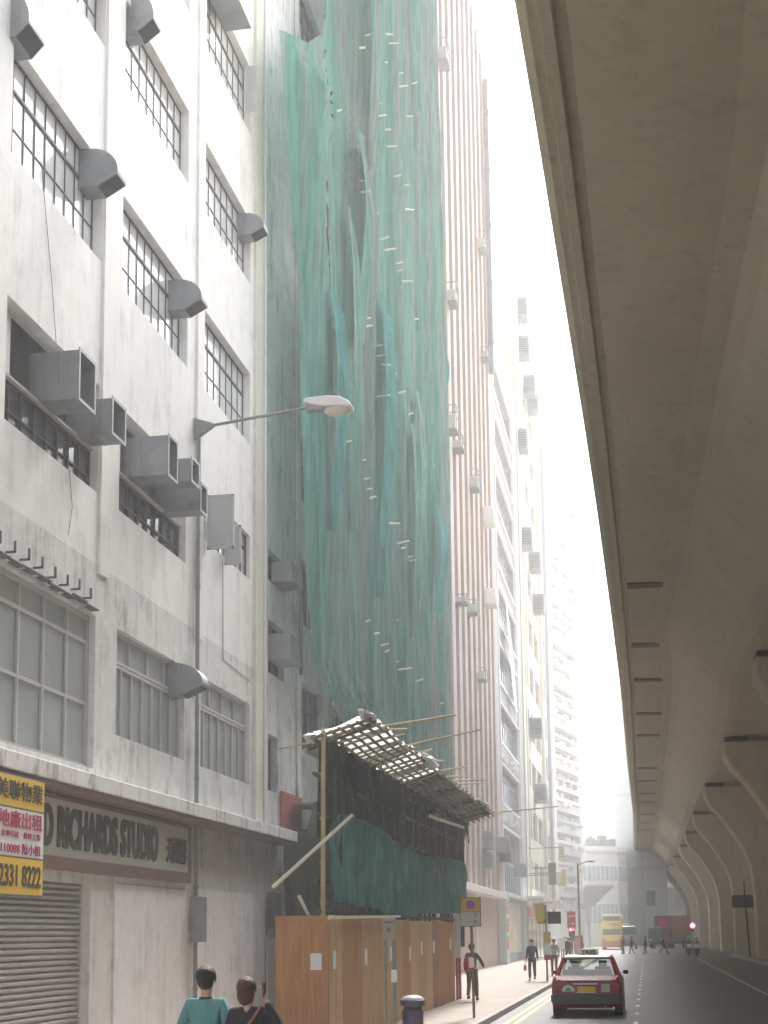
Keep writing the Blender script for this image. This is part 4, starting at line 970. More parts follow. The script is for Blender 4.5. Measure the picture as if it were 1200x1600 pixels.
# piers
PL = [(-5.3, 10.02), (-5.28, 9.3), (-4.9, 8.6), (-4.1, 7.7), (-3.4, 6.6), (-2.75, 5.5), (-2.35, 4.4), (-2.2, 3.2), (-2.15, 2.0), (-2.15, -2.1)]
def pier(y, k):
    dx, dz = pathat(y); m2 = MB(); cx = 9.6 + (dx + 1.05) + (-.15 if y > 190 else 0)
    prof = [(a, 2.05 + b + (dz if b > 5 else 0)) for a, b in PL]; pts = [(cx + a, z) for a, z in prof] + [(cx - a, z) for a, z in reversed(prof)]
    m2.prism(pts, 'y', y - 1.1, y + 1.1); o = cv(m2.build('pier', M_deck, bevel=.12))
    for s in (-4.6, 4.6):
        m3 = MB(); m3.box(cx + s - .6, cx + s + .6, y - .7, y + .7, 12.08 + dz, 12.34 + dz); b = m3.build('bearing', M_deckd); b.parent = o
    return o
for k, y in enumerate((6, 31, 56, 81, 106, 131, 156, 181, 206, 231, 256)):
    pier(y, k)
#m2 = MB(); m2.prism([(4.7, 12.32), (14.6, 12.32), (14.3, 10.6), (12.6, 9.8), (6.6, 9.8), (5.2, 10.6)], 'y', 65.2, 72.5); cv(m2.build('crosshead', M_deck, bevel=.15))

# ================================================================ PEOPLE
JN = {'pelvis': (0, 0, .93), 'waist': (0, 0, 1.07), 'chest': (0, -.01, 1.28), 'neck': (0, 0, 1.45), 'jaw': (0, .015, 1.53), 'head': (0, .015, 1.62), 'crown': (0, .005, 1.68),
      'shR': (.155, 0, 1.39), 'elR': (.215, -.02, 1.11), 'wrR': (.225, .05, .87), 'haR': (.225, .07, .79), 'shL': (-.155, 0, 1.39), 'elL': (-.215, -.02, 1.11), 'wrL': (-.225, .05, .87), 'haL': (-.225, .07, .79),
      'hiR': (.09, 0, .88), 'knR': (.095, .02, .49), 'anR': (.095, -.01, .09), 'hiL': (-.09, 0, .88), 'knL': (-.095, .02, .49), 'anL': (-.095, -.01, .09)}
def skinmesh(name, J, chains, rad, m, parent, sub=1):
    names = []; [names.append(x) for ch in chains for x in ch if x not in names]
    me = bpy.data.meshes.new(name); ed = []
    for ch in chains: ed += [(names.index(a), names.index(b)) for a, b in zip(ch[:-1], ch[1:])]
    me.from_pydata([J[x] for x in names], list(dict.fromkeys(ed)), [])
    o = bpy.data.objects.new(name, me); COL.objects.link(o)
    sk = o.modifiers.new('skin', 'SKIN'); sk.use_smooth_shade = True
    if not me.skin_vertices:
        bm = bmesh.new(); bm.from_mesh(me); bm.verts.layers.skin.verify(); bm.to_mesh(me); bm.free()
    for i, x in enumerate(names):
        r = rad[x]; me.skin_vertices[0].data[i].radius = r if isinstance(r, tuple) else (r, r)
        me.skin_vertices[0].data[i].use_root = (i == 0)
    sb = o.modifiers.new('sub', 'SUBSURF'); sb.levels = sb.render_levels = sub
    dg = bpy.context.evaluated_depsgraph_get(); dg.update(); nm = bpy.data.meshes.new_from_object(o.evaluated_get(dg))
    bpy.data.objects.remove(o); nm.materials.clear(); nm.materials.append(m); nm.name = name
    for p in nm.polygons: p.use_smooth = True
    q = bpy.data.objects.new(name, nm); COL.objects.link(q); q.parent = parent; return q
CL_ = {}
def cloth(c):
    k = 'cloth_%02d%02d%02d' % tuple(int(v * 99) for v in c)
    return mat(k, c, .9, var=.18, scale=7, bump=1.0, bscale=9, stretch=(1, 1, .6))
def person(loc, rz, h, label, top, legs, hair=M_hair, pose=None, sub=1, skirt=False, group=None, sleeves=True, hat=None, wide=1.0, female=False):
    J = {k: Vector(v) for k, v in JN.items()}
    for k, v in (pose or {}).items(): J[k] = Vector(v)
    s = h / 1.72
    J = {k: v * s for k, v in J.items()}
    e = empty('person', loc, label, 'person', group, rz)
    R_ = dict(pelvis=(.10, .085), waist=(.095, .075), chest=(.115, .085), neck=.05, jaw=.062, head=(.080, .092), crown=.062, shR=.05, elR=.038, wrR=.027, haR=(.035, .02), shL=.05, elL=.038, wrL=.027, haL=(.035, .02),
              hiR=.075, knR=.05, anR=.036, hiL=.075, knL=.05, anL=.036)
    R_ = {k: (tuple(x * s for x in v) if isinstance(v, tuple) else v * s) for k, v in R_.items()}
    chains = [['pelvis', 'waist', 'chest', 'neck', 'jaw', 'head', 'crown'], ['chest', 'shR', 'elR', 'wrR', 'haR'], ['chest', 'shL', 'elL', 'wrL', 'haL'], ['pelvis', 'hiR', 'knR', 'anR'], ['pelvis', 'hiL', 'knL', 'anL']]
    skinmesh('body', J, chains, R_, M_skin, e, sub)
    RT = {k: (tuple(x + .018 * s for x in v) if isinstance(v, tuple) else v + .018 * s) for k, v in R_.items()}
    RT['chest'] = (.150 * s * wide, .115 * s); RT['waist'] = (.135 * s * wide, .115 * s); RT['pelvis'] = (.14 * s * wide, .12 * s); RT['neckb'] = .062 * s; RT['shR'] = RT['shL'] = .072 * s
    J['neckb'] = J['chest'].lerp(J['neck'], .82)
    arm = ['wr', 'el'][0 if sleeves else 1]
    RT['wrR'] = RT['wrL'] = .042 * s; RT['elR'] = RT['elL'] = .056 * s
    ch = [['pelvis', 'waist', 'chest', 'neckb'], ['chest', 'shR', 'elR'] + (['wrR'] if sleeves else []), ['chest', 'shL', 'elL'] + (['wrL'] if sleeves else [])]
    skinmesh('top', J, ch, RT, cloth(top), e, sub)
    RL = dict(pelvis=(.128 * s, .11 * s), hiR=.098 * s, hiL=.098 * s, knR=.07 * s, knL=.07 * s, anR=.062 * s, anL=.062 * s)
    skinmesh('trousers', J, [['pelvis', 'hiR', 'knR', 'anR'], ['pelvis', 'hiL', 'knL', 'anL']], RL, cloth(legs), e, sub)
    hd_ = J['head']
    m2 = MB(); m2.ell((hd_.x, hd_.y - .022 * s, hd_.z + .022 * s), .098 * s, .108 * s, .108 * s, 16, 9, -.35, 1); 
    if female: m2.ell((hd_.x, hd_.y - .05 * s, hd_.z - .05 * s), .088 * s, .075 * s, .11 * s, 14, 8)
    else: m2.ell((hd_.x, hd_.y - .045 * s, hd_.z - .02 * s), .082 * s, .065 * s, .085 * s, 14, 8)
    m2.build('hair', hair, e, smooth=True)
    if hat:
        m2 = MB(); m2.ell((hd_.x, hd_.y, hd_.z + .04 * s), .118 * s, .13 * s, .11 * s, 14, 6, -.1, 1); m2.build('hat', hat, e, smooth=True)
    m2 = MB()   # face: nose, ears
    m2.ell((hd_.x, hd_.y + .098 * s, hd_.z - .015 * s), .014 * s, .02 * s, .022 * s, 8, 5)
    for q in (-1, 1): m2.ell((hd_.x + q * .086 * s, hd_.y, hd_.z - .01 * s), .012 * s, .022 * s, .032 * s, 8, 5)
    m2.build('face', M_skin, e, smooth=True)
    m2 = MB()
    for q in (-1, 1): m2.ell((hd_.x + q * .032 * s, hd_.y + .090 * s, hd_.z + .005 * s), .012 * s, .008 * s, .007 * s, 8, 5)
    m2.build('eyes', M_black, e)
    m2 = MB()
    for sd in 'RL':
        w_, hh = J['wr' + sd], J['ha' + sd]; d = (hh - w_).normalized(); u = Vector((0, 1, 0)) - d * d.y
        if u.length < .1: u = Vector((1, 0, 0))
        u.normalize(); v = d.cross(u)
        for k, (o_, L) in enumerate(((-.024, .062), (-.008, .072), (.009, .068), (.024, .052))):
            a = hh + u * o_ * s; b = a + d * L * .55 * s; c = b + (d * .8 - v * .6 * (1 if sd == 'R' else -1)).normalized() * L * .5 * s; m2.tube(a - d * .02 * s, b, .009 * s, 6); m2.tube(b, c, .008 * s, 6, .006 * s)
        a = w_ + d * .04 * s + u * .03 * s; m2.tube(a, a + (d + u * .9).normalized() * .05 * s, .010 * s, 6, .008 * s)
    m2.build('fingers', M_skin, e)
    for sd in 'RL':
        an = J['an' + sd]; m2 = MB(); m2.ell((an.x, an.y + .055 * s, an.z - .035 * s), .05 * s, .135 * s, .052 * s, 12, 6, -1, 1); m2.build('shoe', M_black, e, smooth=True)
    return e
def stride(a=.28, arm=.2):
    return {'knR': (.095, .5 * a + .05, .50), 'anR': (.095, a, .11), 'knL': (-.095, -.15 * a, .49), 'anL': (-.095, -a, .16), 'wrR': (.24, -arm, .90), 'haR': (.24, -arm - .02, .82), 'elR': (.22, -.12, 1.12), 'wrL': (-.24, arm + .05, .92), 'haL': (-.24, arm + .1, .86), 'elL': (-.22, .02, 1.11)}
# near pair, seen from behind
p = person((-3.90, 12.9, .15), R(0), 1.62, 'man with black hair in a teal shirt seen from behind on the near pavement', (.10, .25, .26), (.03, .03, .035), sub=2, sleeves=True, wide=1.08,
           pose={'elR': (.25, -.02, 1.12), 'elL': (-.25, -.02, 1.12), 'wrR': (.27, .06, .9), 'wrL': (-.25, .10, .92)})
m2 = MB(); m2.tube((0, -.006, 1.345), (0, -.004, 1.362), .064, 16, .060); m2.build('collar', M_black, p)
p = person((-3.43, 12.6, .15), R(0), 1.53, 'woman with auburn hair and dark jacket holding a phone to her ear', (.022, .026, .032), (.03, .03, .04), hair=M_hairr, sub=2, female=True, wide=1.1,
           pose={'elR': (.34, .03, 1.22), 'wrR': (.17, .06, 1.50), 'haR': (.125, .04, 1.58), 'head': (-.02, .03, 1.62), 'crown': (-.03, .03, 1.68), 'jaw': (-.01, .02, 1.53)})
m2 = MB(); s_ = 1.53 / 1.72
pts = [(-.20 * s_, -.125, .98 * s_), (-.10 * s_, -.132, 1.10 * s_), (0, -.132, 1.24 * s_), (.09 * s_, -.115, 1.36 * s_), (.135 * s_, -.05, 1.455 * s_), (.13 * s_, .05, 1.44 * s_)]
m2.path(pts, .012, 6); m2.build('shoulder_strap', mat('strap_tan', (.30, .13, .09), .6), p)
m2 = MB(); m2.box(.128, .140, .00, .06, 1.37, 1.50); m2.build('phone', M_black, p)
# walker with the red backpack
p = person((-4.92, 42.2, .15), R(-8), 1.62, 'person walking away with a round red backpack beside the hoarding', (.03, .03, .04), (.10, .08, .06), pose=stride(.16, .05) | {'elR': (.30, -.02, 1.18), 'wrR': (.33, .12, 1.02), 'haR': (.33, .18, 1.0)})
m2 = MB(); m2.ell((-.02, -.19, 1.05), .16, .12, .21, 16, 10); o = m2.build('backpack', mat('backpack_red', (.50, .04, .06), .5), p, smooth=True)
m2 = MB(); m2.tube((-.10, -.12, 1.2), (-.11, -.02, 1.34), .018); m2.tube((.06, -.12, 1.2), (.09, -.02, 1.34), .018); m2.build('strap', M_black, o)
p = person((-4.55, 59.8, .15), R(178), 1.66, 'man in dark clothes walking towards the camera carrying a red bag', (.045, .05, .08), (.03, .035, .05), pose=stride(.10, .02))
m2 = MB(); m2.prism([(-.16, .42), (.16, .42), (.12, .64), (-.12, .64)], 'x', .24, .33); m2.tube((.28, -.08, .64), (.28, .03, .80), .008); m2.tube((.28, .12, .64), (.28, .05, .80), .008); m2.build('carrier_bag', mat('bag_red', (.55, .06, .05), .5), p)
person((-4.08, 66.5, .15), R(175), 1.66, 'person in a pale jacket and white cap standing behind the bus stop pole', (.45, .46, .42), (.16, .10, .09), hat=M_wtrim)
person((-4.35, 84.0, .15), R(150), 1.68, 'person in a dark top with a white cap further along the pavement', (.06, .05, .06), (.05, .05, .07), hat=M_wtrim, pose=stride(.2))
person((-4.75, 108.0, .15), R(5), 1.66, 'dark clothed person near the kerb just left of the far end of the pavement', (.03, .03, .03), (.03, .03, .03), pose=stride(.1))
person((-5.4, 100.0, .15), R(180), 1.64, 'person in pale clothing beside the shopfronts beyond the red signs', (.4, .42, .42), (.1, .1, .12), pose=stride(.2))
person((-2.15, 140.0, 0), R(80), 1.66, 'leftmost of the four pedestrians crossing the junction, in dark blue', (.04, .05, .12), (.05, .06, .12), pose=stride(.10), group='pedestrians crossing the junction')
person((-1.38, 140.4, 0), R(85), 1.64, 'second pedestrian from the left at the crossing, dark top and green shorts', (.05, .06, .05), (.06, .12, .06), pose=stride(.26), group='pedestrians crossing the junction')
person((-.15, 140.8, 0), R(90), 1.60, 'third pedestrian from the left at the crossing, slim in dark clothes', (.05, .06, .06), (.06, .06, .07), pose=stride(.14), group='pedestrians crossing the junction')
person((1.48, 140.2, 0), R(-90), 1.72, 'rightmost pedestrian at the crossing with a wide striding step', (.10, .10, .09), (.09, .09, .08), pose=stride(.38), group='pedestrians crossing the junction')

# ================================================================ TAXI
M_red = mat('taxi_red', (.30, .018, .045), .25, var=.05, spec=.7)
M_sil = mat('taxi_silver', (.78, .78, .76), .25, metal=.2)
gm = bpy.data.materials.new('tinted_glass'); gm.use_nodes = True; n = gm.node_tree; n.nodes.clear()
o_ = n.nodes.new('ShaderNodeOutputMaterial'); g_ = n.nodes.new('ShaderNodeBsdfGlossy'); g_.inputs['Roughness'].default_value = .03; t_ = n.nodes.new('ShaderNodeBsdfTransparent'); t_.inputs[0].default_value = (.62, .70, .68, 1)
f_ = n.nodes.new('ShaderNodeFresnel'); f_.inputs[0].default_value = 1.5; x_ = n.nodes.new('ShaderNodeMixShader'); x_.inputs[0].default_value = .10; n.links.new(t_.outputs[0], x_.inputs[1]); n.links.new(g_.outputs[0], x_.inputs[2]); n.links.new(x_.outputs[0], o_.inputs[0])
tx = empty('taxi', (-1.50, 36.9, 0), 'red taxi with silver roof and roof sign seen from behind in the left lane', 'taxi')
def loft(secs, name, m, parent, bevel=0, smooth=False):
    """secs: list of (y, [(halfwidth, z), ...]) mirrored in x"""
    m2 = MB(); n_ = len(secs[0][1]) * 2
    for y, pts in secs: m2.v += [(a, y, z) for a, z in pts] + [(-a, y, z) for a, z in reversed(pts)]
    for k in range(len(secs) - 1):
        for i in range(n_): j = (i + 1) % n_; a = k * n_; m2.f.append((a + i, a + j, a + n_ + j, a + n_ + i)); m2.mi.append(0)
    m2.f.append(tuple(reversed(range(n_)))); m2.f.append(tuple(range((len(secs) - 1) * n_, len(secs) * n_))); m2.mi += [0, 0]
    return m2.build(name, m, parent, bevel=bevel, smooth=smooth)
def bs(zb, zt, hw, ins=.09): return [(hw * .90, zb), (hw * .985, zb + .06), (hw, zb + .22), (hw * .995, zt - .20), (hw * .965, zt - .06), (hw - ins, zt)]
loft([(0.04, bs(.30, .90, .80)), (.14, bs(.25, .97, .85)), (.5, bs(.24, .99, .87)), (1.15, bs(.22, .985, .875)), (3.3, bs(.22, .95, .875)), (4.1, bs(.24, .86, .86)), (4.5, bs(.28, .76, .83)), (4.62, bs(.34, .66, .76))], 'body', M_red, tx, bevel=.02)
# bumper, trim, lights, plate
loft([(-.07, [(.74, .34), (.80, .38), (.80, .52), (.74, .55)]), (.10, [(.82, .32), (.875, .38), (.875, .53), (.82, .56)]), (.5, [(.86, .36), (.885, .38), (.885, .52), (.86, .54)])], 'rear_bumper', mat('bumper_grey', (.07, .08, .08), .5), tx, bevel=.01)
m2 = MB(); m2.box(-.60, .60, -.012, .05, .885, .905); m2.box(-.32, .28, .0, .03, .79, .815); m2.box(-.24, .22, .0, .03, .585, .60); m2.build('chrome_trim', M_chrome, tx)
for sx in (-1, 1):
    m2 = MB(); m2.box(sx * .62, sx * .80, .005, .06, .62, .80); o = m2.build('tail_light', mat('tail_lamp', (.35, .02, .02), .3), tx, bevel=.01)
    m2 = MB(); m2.box(sx * .80, sx * .87, 3.0, 3.06, .98, 1.0); m2.box(sx * .86, sx * .99, 2.98, 3.08, .96, 1.06); m2.build('door_mirror', M_black, tx, bevel=.02)
m2 = MB(); m2.box(-.22, .22, .02, .035, .61, .74); o = m2.build('number_plate', M_yel, tx)
m2 = MB(); m2.box(.36, .58, .02, .035, .60, .80); m2.build('notice', mat('sticker_beige', (.5, .48, .36), .6), tx)
m2 = MB(); m2.ell((-.44, .032, .62), .155, .012, .16, 18, 8, 0, 1); o = m2.build('licence_badge', M_bwhite, tx)
m2 = MB(); m2.ell((-.44, .02, .63), .08, .012, .09, 14, 6, 0, 1); m2.build('green_mark', M_gn, o)
m2 = MB(); m2.tube((.45, -.02, .27), (.45, .3, .27), .03, 8); m2.build('exhaust_pipe', M_duct, tx)
# cabin: pillars, roof, glass all round
zr, zw = 1.40, .97
RW = [(-.60, 1.42, zr), (.60, 1.42, zr), (.72, .92, zw), (-.72, .92, zw)]
FW = [(-.60, 2.72, zr), (.60, 2.72, zr), (.74, 3.42, zw - .03), (-.74, 3.42, zw - .03)]
loft([(1.30, [(.56, zr + .0), (.60, zr + .02), (.56, zr + .05)]), (1.45, [(.60, zr - .03), (.65, zr + .0), (.58, zr + .075)]), (2.6, [(.60, zr - .03), (.65, zr + .0), (.58, zr + .08)]), (2.80, [(.58, zr - .02), (.62, zr), (.56, zr + .04)])], 'roof', M_sil, tx, bevel=.015)
for sx in (-1, 1):
    for pa, pb, r0, r1 in (((sx * .60, 1.40, zr + .01), (sx * .76, .85, zw - .03), .045, .06), ((sx * .60, 2.72, zr), (sx * .77, 3.45, zw - .05), .03, .03), ((sx * .62, 1.42, zr), (sx * .80, 1.45, zw - .03), .035, .035), ((sx * .63, 2.0, zr), (sx * .80, 2.05, zw - .03), .028, .028)):
        m2 = MB(); m2.tube(pa, pb, r0, 8, r1); m2.build('pillar', M_red, tx)
    m2 = MB(); m2.quad((sx * .615, 1.46, zr - .01), (sx * .615, 2.68, zr - .01), (sx * .785, 3.3, zw), (sx * .785, 1.1, zw)); m2.build('side_window', gm, tx, fixn=False)
m2 = MB(); m2.quad(*RW); m2.build('rear_window', gm, tx, fixn=False)
m2 = MB(); m2.quad(*FW); m2.build('windscreen', gm, tx, fixn=False)
m2 = MB(); m2.box(-.62, .62, 1.35, 1.5, .7, 1.12); m2.box(-.55, -.15, 2.2, 2.32, .7, 1.18); m2.box(.15, .55, 2.2, 2.32, .7, 1.18); m2.box(-.45, -.25, 2.2, 2.28, 1.18, 1.33); m2.box(.25, .45, 2.2, 2.28, 1.18, 1.33); m2.build('seats', mat('seat_grey', (.10, .12, .10), .8), tx, bevel=.02)
m2 = MB(); m2.box(-.26, .26, 1.9, 2.06, zr + .075, zr + .23); o = m2.build('roof_sign', M_wtrim, tx, bevel=.02)
text(o, 'lettering', 'TAXI', M_bblack, 0, 1.895, zr + .15, .36, .10, face='y', depth=.004, bold=.03)
for sx in (-1, 1):
    for yy in (.85, 3.65):
        m2 = MB(); m2.tube((sx * .66, yy, .31), (sx * .86, yy, .31), .31, 24); o = m2.build('wheel', M_tyre, tx, bevel=.02)
        m2 = MB(); m2.tube((sx * .85, yy, .31), (sx * .872, yy, .31), .18, 16); m2.build('rim', M_sil, o)
m2 = MB(); m2.box(-.62, .62, .3, 4.3, .20, .26); m2.build('underbody', M_black, tx)

# ================================================================ BUS, MINIBUS, TRUCK, MOTORCYCLES
bu = empty('double_decker_bus', (-4.05, 178.5, 0), 'yellow double decker bus with orange skirt and white roof at the far junction', 'bus', rz=R(0))
M_busy = mat('bus_yellow', (.78, .55, .06), .35, var=.04); M_buso = mat('bus_orange', (.52, .18, .06), .4)
def rb_(x, z0, z1, y0, y1, name, m, par, bev=.08): 
    m2 = MB(); m2.box(-x, x, y0, y1, z0, z1); return m2.build(name, m, par, bevel=bev)
rb_(1.2, .30, 4.05, 0, 10.5, 'body', M_busy, bu, .12)
rb_(1.205, .28, 1.05, -.01, 10.51, 'skirt', M_buso, bu, .05); rb_(1.14, 4.03, 4.18, .1, 10.4, 'roof', M_wtrim, bu, .06)
m2 = MB(); m2.box(-1.0, 1.0, -.02, 0, 3.42, 3.92); m2.box(-1.215, -1.2, .6, 10.1, 3.1, 3.8); m2.box(1.2, 1.215, .6, 10.1, 3.1, 3.8); m2.build('upper_window', M_glassd, bu, bevel=.01)
m2 = MB(); m2.box(-1.05, 1.05, -.02, 0, 1.75, 2.42); m2.box(-1.215, -1.2, .6, 10.1, 1.5, 2.4); m2.box(1.2, 1.215, .6, 10.1, 1.5, 2.4); m2.build('lower_window', M_glassd, bu, bevel=.01)
text(bu, 'lettering', 'CITYBUS', mat('bus_text', (.10, .10, .30), .5), .3, -.02, 2.98, 1.0, .22, face='y', depth=.01, bold=.03)
for sx in (-1, 1):
    m2 = MB(); m2.box(sx * .9, sx * 1.12, -.03, 0, .8, 1.35); m2.build('tail_light', mat('tail_lamp', (.35, .02, .02), .3), bu)
    for yy in (2.6, 8.0): m2 = MB(); m2.tube((sx * .9, yy, .5), (sx * 1.19, yy, .5), .5, 20); m2.build('wheel', M_tyre, bu)
mi = empty('minibus', (-2.15, 183.0, 0), 'green roofed cream minibus just right of the yellow bus', 'minibus')
rb_(.95, .35, 1.7, 0, 6, 'body', mat('minibus_cream', (.55, .55, .42), .4), mi, .1); rb_(.94, 1.6, 2.75, .05, 5.9, 'green_top', mat('minibus_green', (.05, .28, .18), .4), mi, .12)
m2 = MB(); m2.box(-.75, .75, .02, .05, 1.75, 2.35); m2.box(.94, .96, .6, 5.4, 1.5, 2.2); m2.build('window', M_glassd, mi)
rb_(.8, 2.74, 2.9, .6, 3, 'roof_pod', M_wtrim, mi, .05)
for sx in (-1, 1):
    for yy in (1.2, 4.8): m2 = MB(); m2.tube((sx * .7, yy, .38), (sx * .94, yy, .38), .38, 16); m2.build('wheel', M_tyre, mi)
tr = empty('box_truck', (1.9, 186, 0), 'dark box truck with dull red and beige cargo box turning at the far junction', 'truck', rz=R(-28))
M_tb = mat('truck_box_red', (.13, .06, .06), .6, var=.2)
rb_(1.15, 1.2, 4.0, .2, 5.5, 'cargo_box', M_tb, tr, .04)
m2 = MB(); m2.box(1.15, 1.17, .3, 5.4, 1.3, 3.95); m2.build('side_panel', mat('truck_beige', (.40, .37, .30), .7), tr)
m2 = MB(); m2.box(-.45, .45, .16, .2, 2.7, 3.7); m2.build('red_patch', M_bred, tr)
rb_(1.05, .6, 2.6, -1.7, .1, 'cab', mat('truck_green_grey', (.09, .12, .11), .5), tr, .12)
m2 = MB(); m2.box(-.9, .9, -1.73, -1.7, 1.65, 2.4); m2.build('windscreen', M_glassd, tr, bevel=.01)
rb_(.95, .55, .95, -1.3, 5.5, 'chassis', M_black, tr, .03); m2 = MB(); m2.box(-.9, -.6, -1.76, -1.7, 1.0, 1.2); m2.box(.6, .9, -1.76, -1.7, 1.0, 1.2); m2.build('headlight_cluster', M_wtrim, tr)
for sx in (-1, 1):
    for yy in (-.8, 4.2): m2 = MB(); m2.tube((sx * .75, yy, .48), (sx * 1.05, yy, .48), .48, 18); m2.build('wheel', M_tyre, tr)
def moto(x, y, rz, label, lab2, top):
    e = empty('motorcycle', (x, y, 0), label, 'motorcycle', rz=rz)
    for yy in (-.62, .62):
        m2 = MB(); m2.tube((-.05, yy, .3), (.05, yy, .3), .3, 18); o = m2.build('wheel', M_tyre, e, bevel=.02)
    m2 = MB(); m2.prism([(-.75, .62), (-.1, .70), (.15, .92), (.42, .88), (.45, .5), (.1, .32), (-.35, .35)], 'x', -.13, .13); m2.build('body', mat('motorcycle_red', (.30, .05, .05), .4), e, bevel=.03)
    m2 = MB(); m2.ell((0, -.35, .76), .14, .36, .07, 12, 6); m2.build('seat', M_black, e, smooth=True)
    m2 = MB(); m2.tube((0, .62, .3), (0, .42, .98), .03); m2.tube((-.32, .34, 1.0), (.32, .34, 1.0), .018); m2.build('handlebar', M_duct, e)
    m2 = MB(); m2.box(-.2, .2, -.95, -.6, .7, 1.0); m2.build('rear_box', M_bwhite, e, bevel=.03)
    p_ = person((x, y - .25, .02), rz, 1.68, lab2, top, (.05, .05, .06), hat=M_wtrim,
                pose={'pelvis': (0, 0, .84), 'waist': (0, .03, .98), 'chest': (0, .08, 1.18), 'neck': (0, .12, 1.34), 'jaw': (0, .14, 1.42), 'head': (0, .14, 1.51), 'crown': (0, .13, 1.57), 'shR': (.16, .10, 1.28), 'shL': (-.16, .10, 1.28), 'elR': (.28, .25, 1.12), 'elL': (-.28, .25, 1.12), 'wrR': (.28, .50, 1.04), 'wrL': (-.28, .50, 1.04), 'haR': (.28, .57, 1.02), 'haL': (-.28, .57, 1.02),
                      'hiR': (.12, .05, .82), 'hiL': (-.12, .05, .82), 'knR': (.20, .38, .62), 'knL': (-.20, .38, .62), 'anR': (.20, .22, .20), 'anL': (-.20, .22, .20)})
moto(3.98, 124.5, 0, 'nearer red motorcycle with white box waiting at the junction under the flyover', 'rider with a white helmet on the nearer motorcycle', (.35, .36, .36))
moto(3.5, 128.5, 0, 'farther red motorcycle with white box waiting at the junction under the flyover', 'rider with a white helmet on the farther motorcycle', (.15, .16, .16))

# ================================================================ SIGNS AND STREET FURNITURE
# parking / stopping sign
e = empty('parking_sign', (-3.95, 34.1, .15), 'yellow sign with purple disc above a grey plate on a brown kerbside pole', 'road sign')
m2 = MB(); m2.tube((0, 0, 0), (-.02, 0, 2.1), .032, 12); m2.build('pole', mat('brown_pole', (.22, .13, .08), .6, var=.3, scale=5), e)
m2 = MB(); m2.box(-.27, .21, -.05, -.03, 2.06, 2.73); m2.build('backplate', M_steel, e)
m2 = MB(); m2.box(-.255, .195, -.058, -.05, 2.41, 2.715); m2.build('yellow_plate', mat('sign_yellow', (.55, .32, .03), .5), e)
m2 = MB(); m2.tube((-.03, -.066, 2.56), (-.03, -.058, 2.56), .105, 24); o = m2.build('disc', mat('sign_purple', (.22, .09, .30), .5), e)
m2 = MB(); m2.box(-.255, .195, -.058, -.05, 2.075, 2.395); o = m2.build('time_plate', mat('sign_greygreen', (.42, .46, .43), .5), e)
text(o, 'lettering', '7', M_bblack, .075, -.058, 2.315, .05, .10, face='y', depth=.004, bold=.02); text(o, 'lettering', '7', M_bblack, .075, -.058, 2.155, .05, .10, face='y', depth=.004, bold=.02)
m2 = MB(); m2.box(-.10, -.075, -.058, -.054, 2.3, 2.31); 
m2 = MB(); m2.box(-.09, .03, -.045, -.035, 1.13, 1.36); m2.build('paper_notice', M_paper, e)
# bus stop frame in the foreground
e = empty('bus_stop', (-4.32, 25.0, .15), 'grey green two legged bus stop frame with a small plate in front of the hoarding', 'bus stop')
m2 = MB(); m2.tube((-.075, 0, 0), (-.075, 0, 2.15), .024, 10); m2.build('post', M_pole, e)
m2 = MB(); m2.tube((.075, 0, 0), (.075, 0, 2.15), .034, 10); m2.build('post', M_pole, e)
m2 = MB(); m2.box(-.11, .11, -.05, -.02, 1.82, 2.18); o = m2.build('plate', mat('stop_plate', (.30, .30, .27), .6, var=.1), e, bevel=.008)
m2 = MB(); m2.box(-.08, .08, -.054, -.05, 2.09, 2.13); m2.box(-.04, .03, -.054, -.05, 1.94, 2.03); m2.build('faded_marking', mat('faded_brown', (.20, .14, .12), .6), o)
m2 = MB(); m2.box(.03, .13, -.05, -.035, 1.10, 1.31); m2.build('paper_notice', M_paper, e)
# litter bin
e = empty('litter_bin', (-4.28, 27.2, .15), 'round dark purple litter bin with a pale domed top beside the bus stop frame', 'litter bin')
M_bin = mat('bin_purple', (.07, .05, .13), .35)
m2 = MB(); m2.tube((0, 0, .02), (0, 0, .52), .19, 24, .20); m2.build('body', M_bin, e, bevel=.01)
m2 = MB(); m2.tube((0, 0, .52), (0, 0, .66), .17, 24, .17); m2.build('opening', M_dark, e)  # solid black drum standing in for the shade inside the slot
m2 = MB(); m2.tube((0, 0, .60), (0, 0, .71), .235, 24, .235); m2.build('collar', M_bin, e, bevel=.02)
m2 = MB(); m2.ell((0, 0, .70), .22, .22, .10, 24, 6, 0, 1); m2.build('dome', mat('bin_top', (.55, .48, .60), .3), e, smooth=True)
# bus stop pole further along
e = empty('bus_stop_sign', (-3.95, 59.7, .15), 'tall bus stop pole with yellow tabs and dark boards on the pavement', 'bus stop')
m2 = MB(); m2.tube((0, 0, 0), (0, 0, 3.0), .04, 10); m2.build('pole', M_pole, e)
m2 = MB(); m2.prism([(-.42, 2.45), (-.36, 2.33), (-.10, 2.33), (-.03, 2.45), (-.03, 3.08), (-.42, 3.08)], 'y', -.05, -.02); m2.build('yellow_tab', mat('stop_yellow', (.62, .48, .05), .5), e)
m2 = MB(); m2.box(-.34, .05, .02, .05, 2.27, 2.72); m2.build('dark_board', M_steel, e); 
m2 = MB(); m2.box(.07, .60, -.02, .02, 2.26, 2.74); m2.build('dark_board', M_black, e)
m2 = MB(); m2.box(-.12, .18, -.06, -.03, 1.50, 1.95); m2.build('yellow_plate', mat('stop_yellow2', (.55, .42, .06), .5), e)
m2 = MB(); m2.box(-.11, .17, -.06, -.03, 1.05, 1.49); m2.build('white_plate', M_bwhite, e)
m2 = MB(); m2.box(-.10, .16, -.06, -.03, .83, 1.04); m2.build('red_plate', M_bred, e)
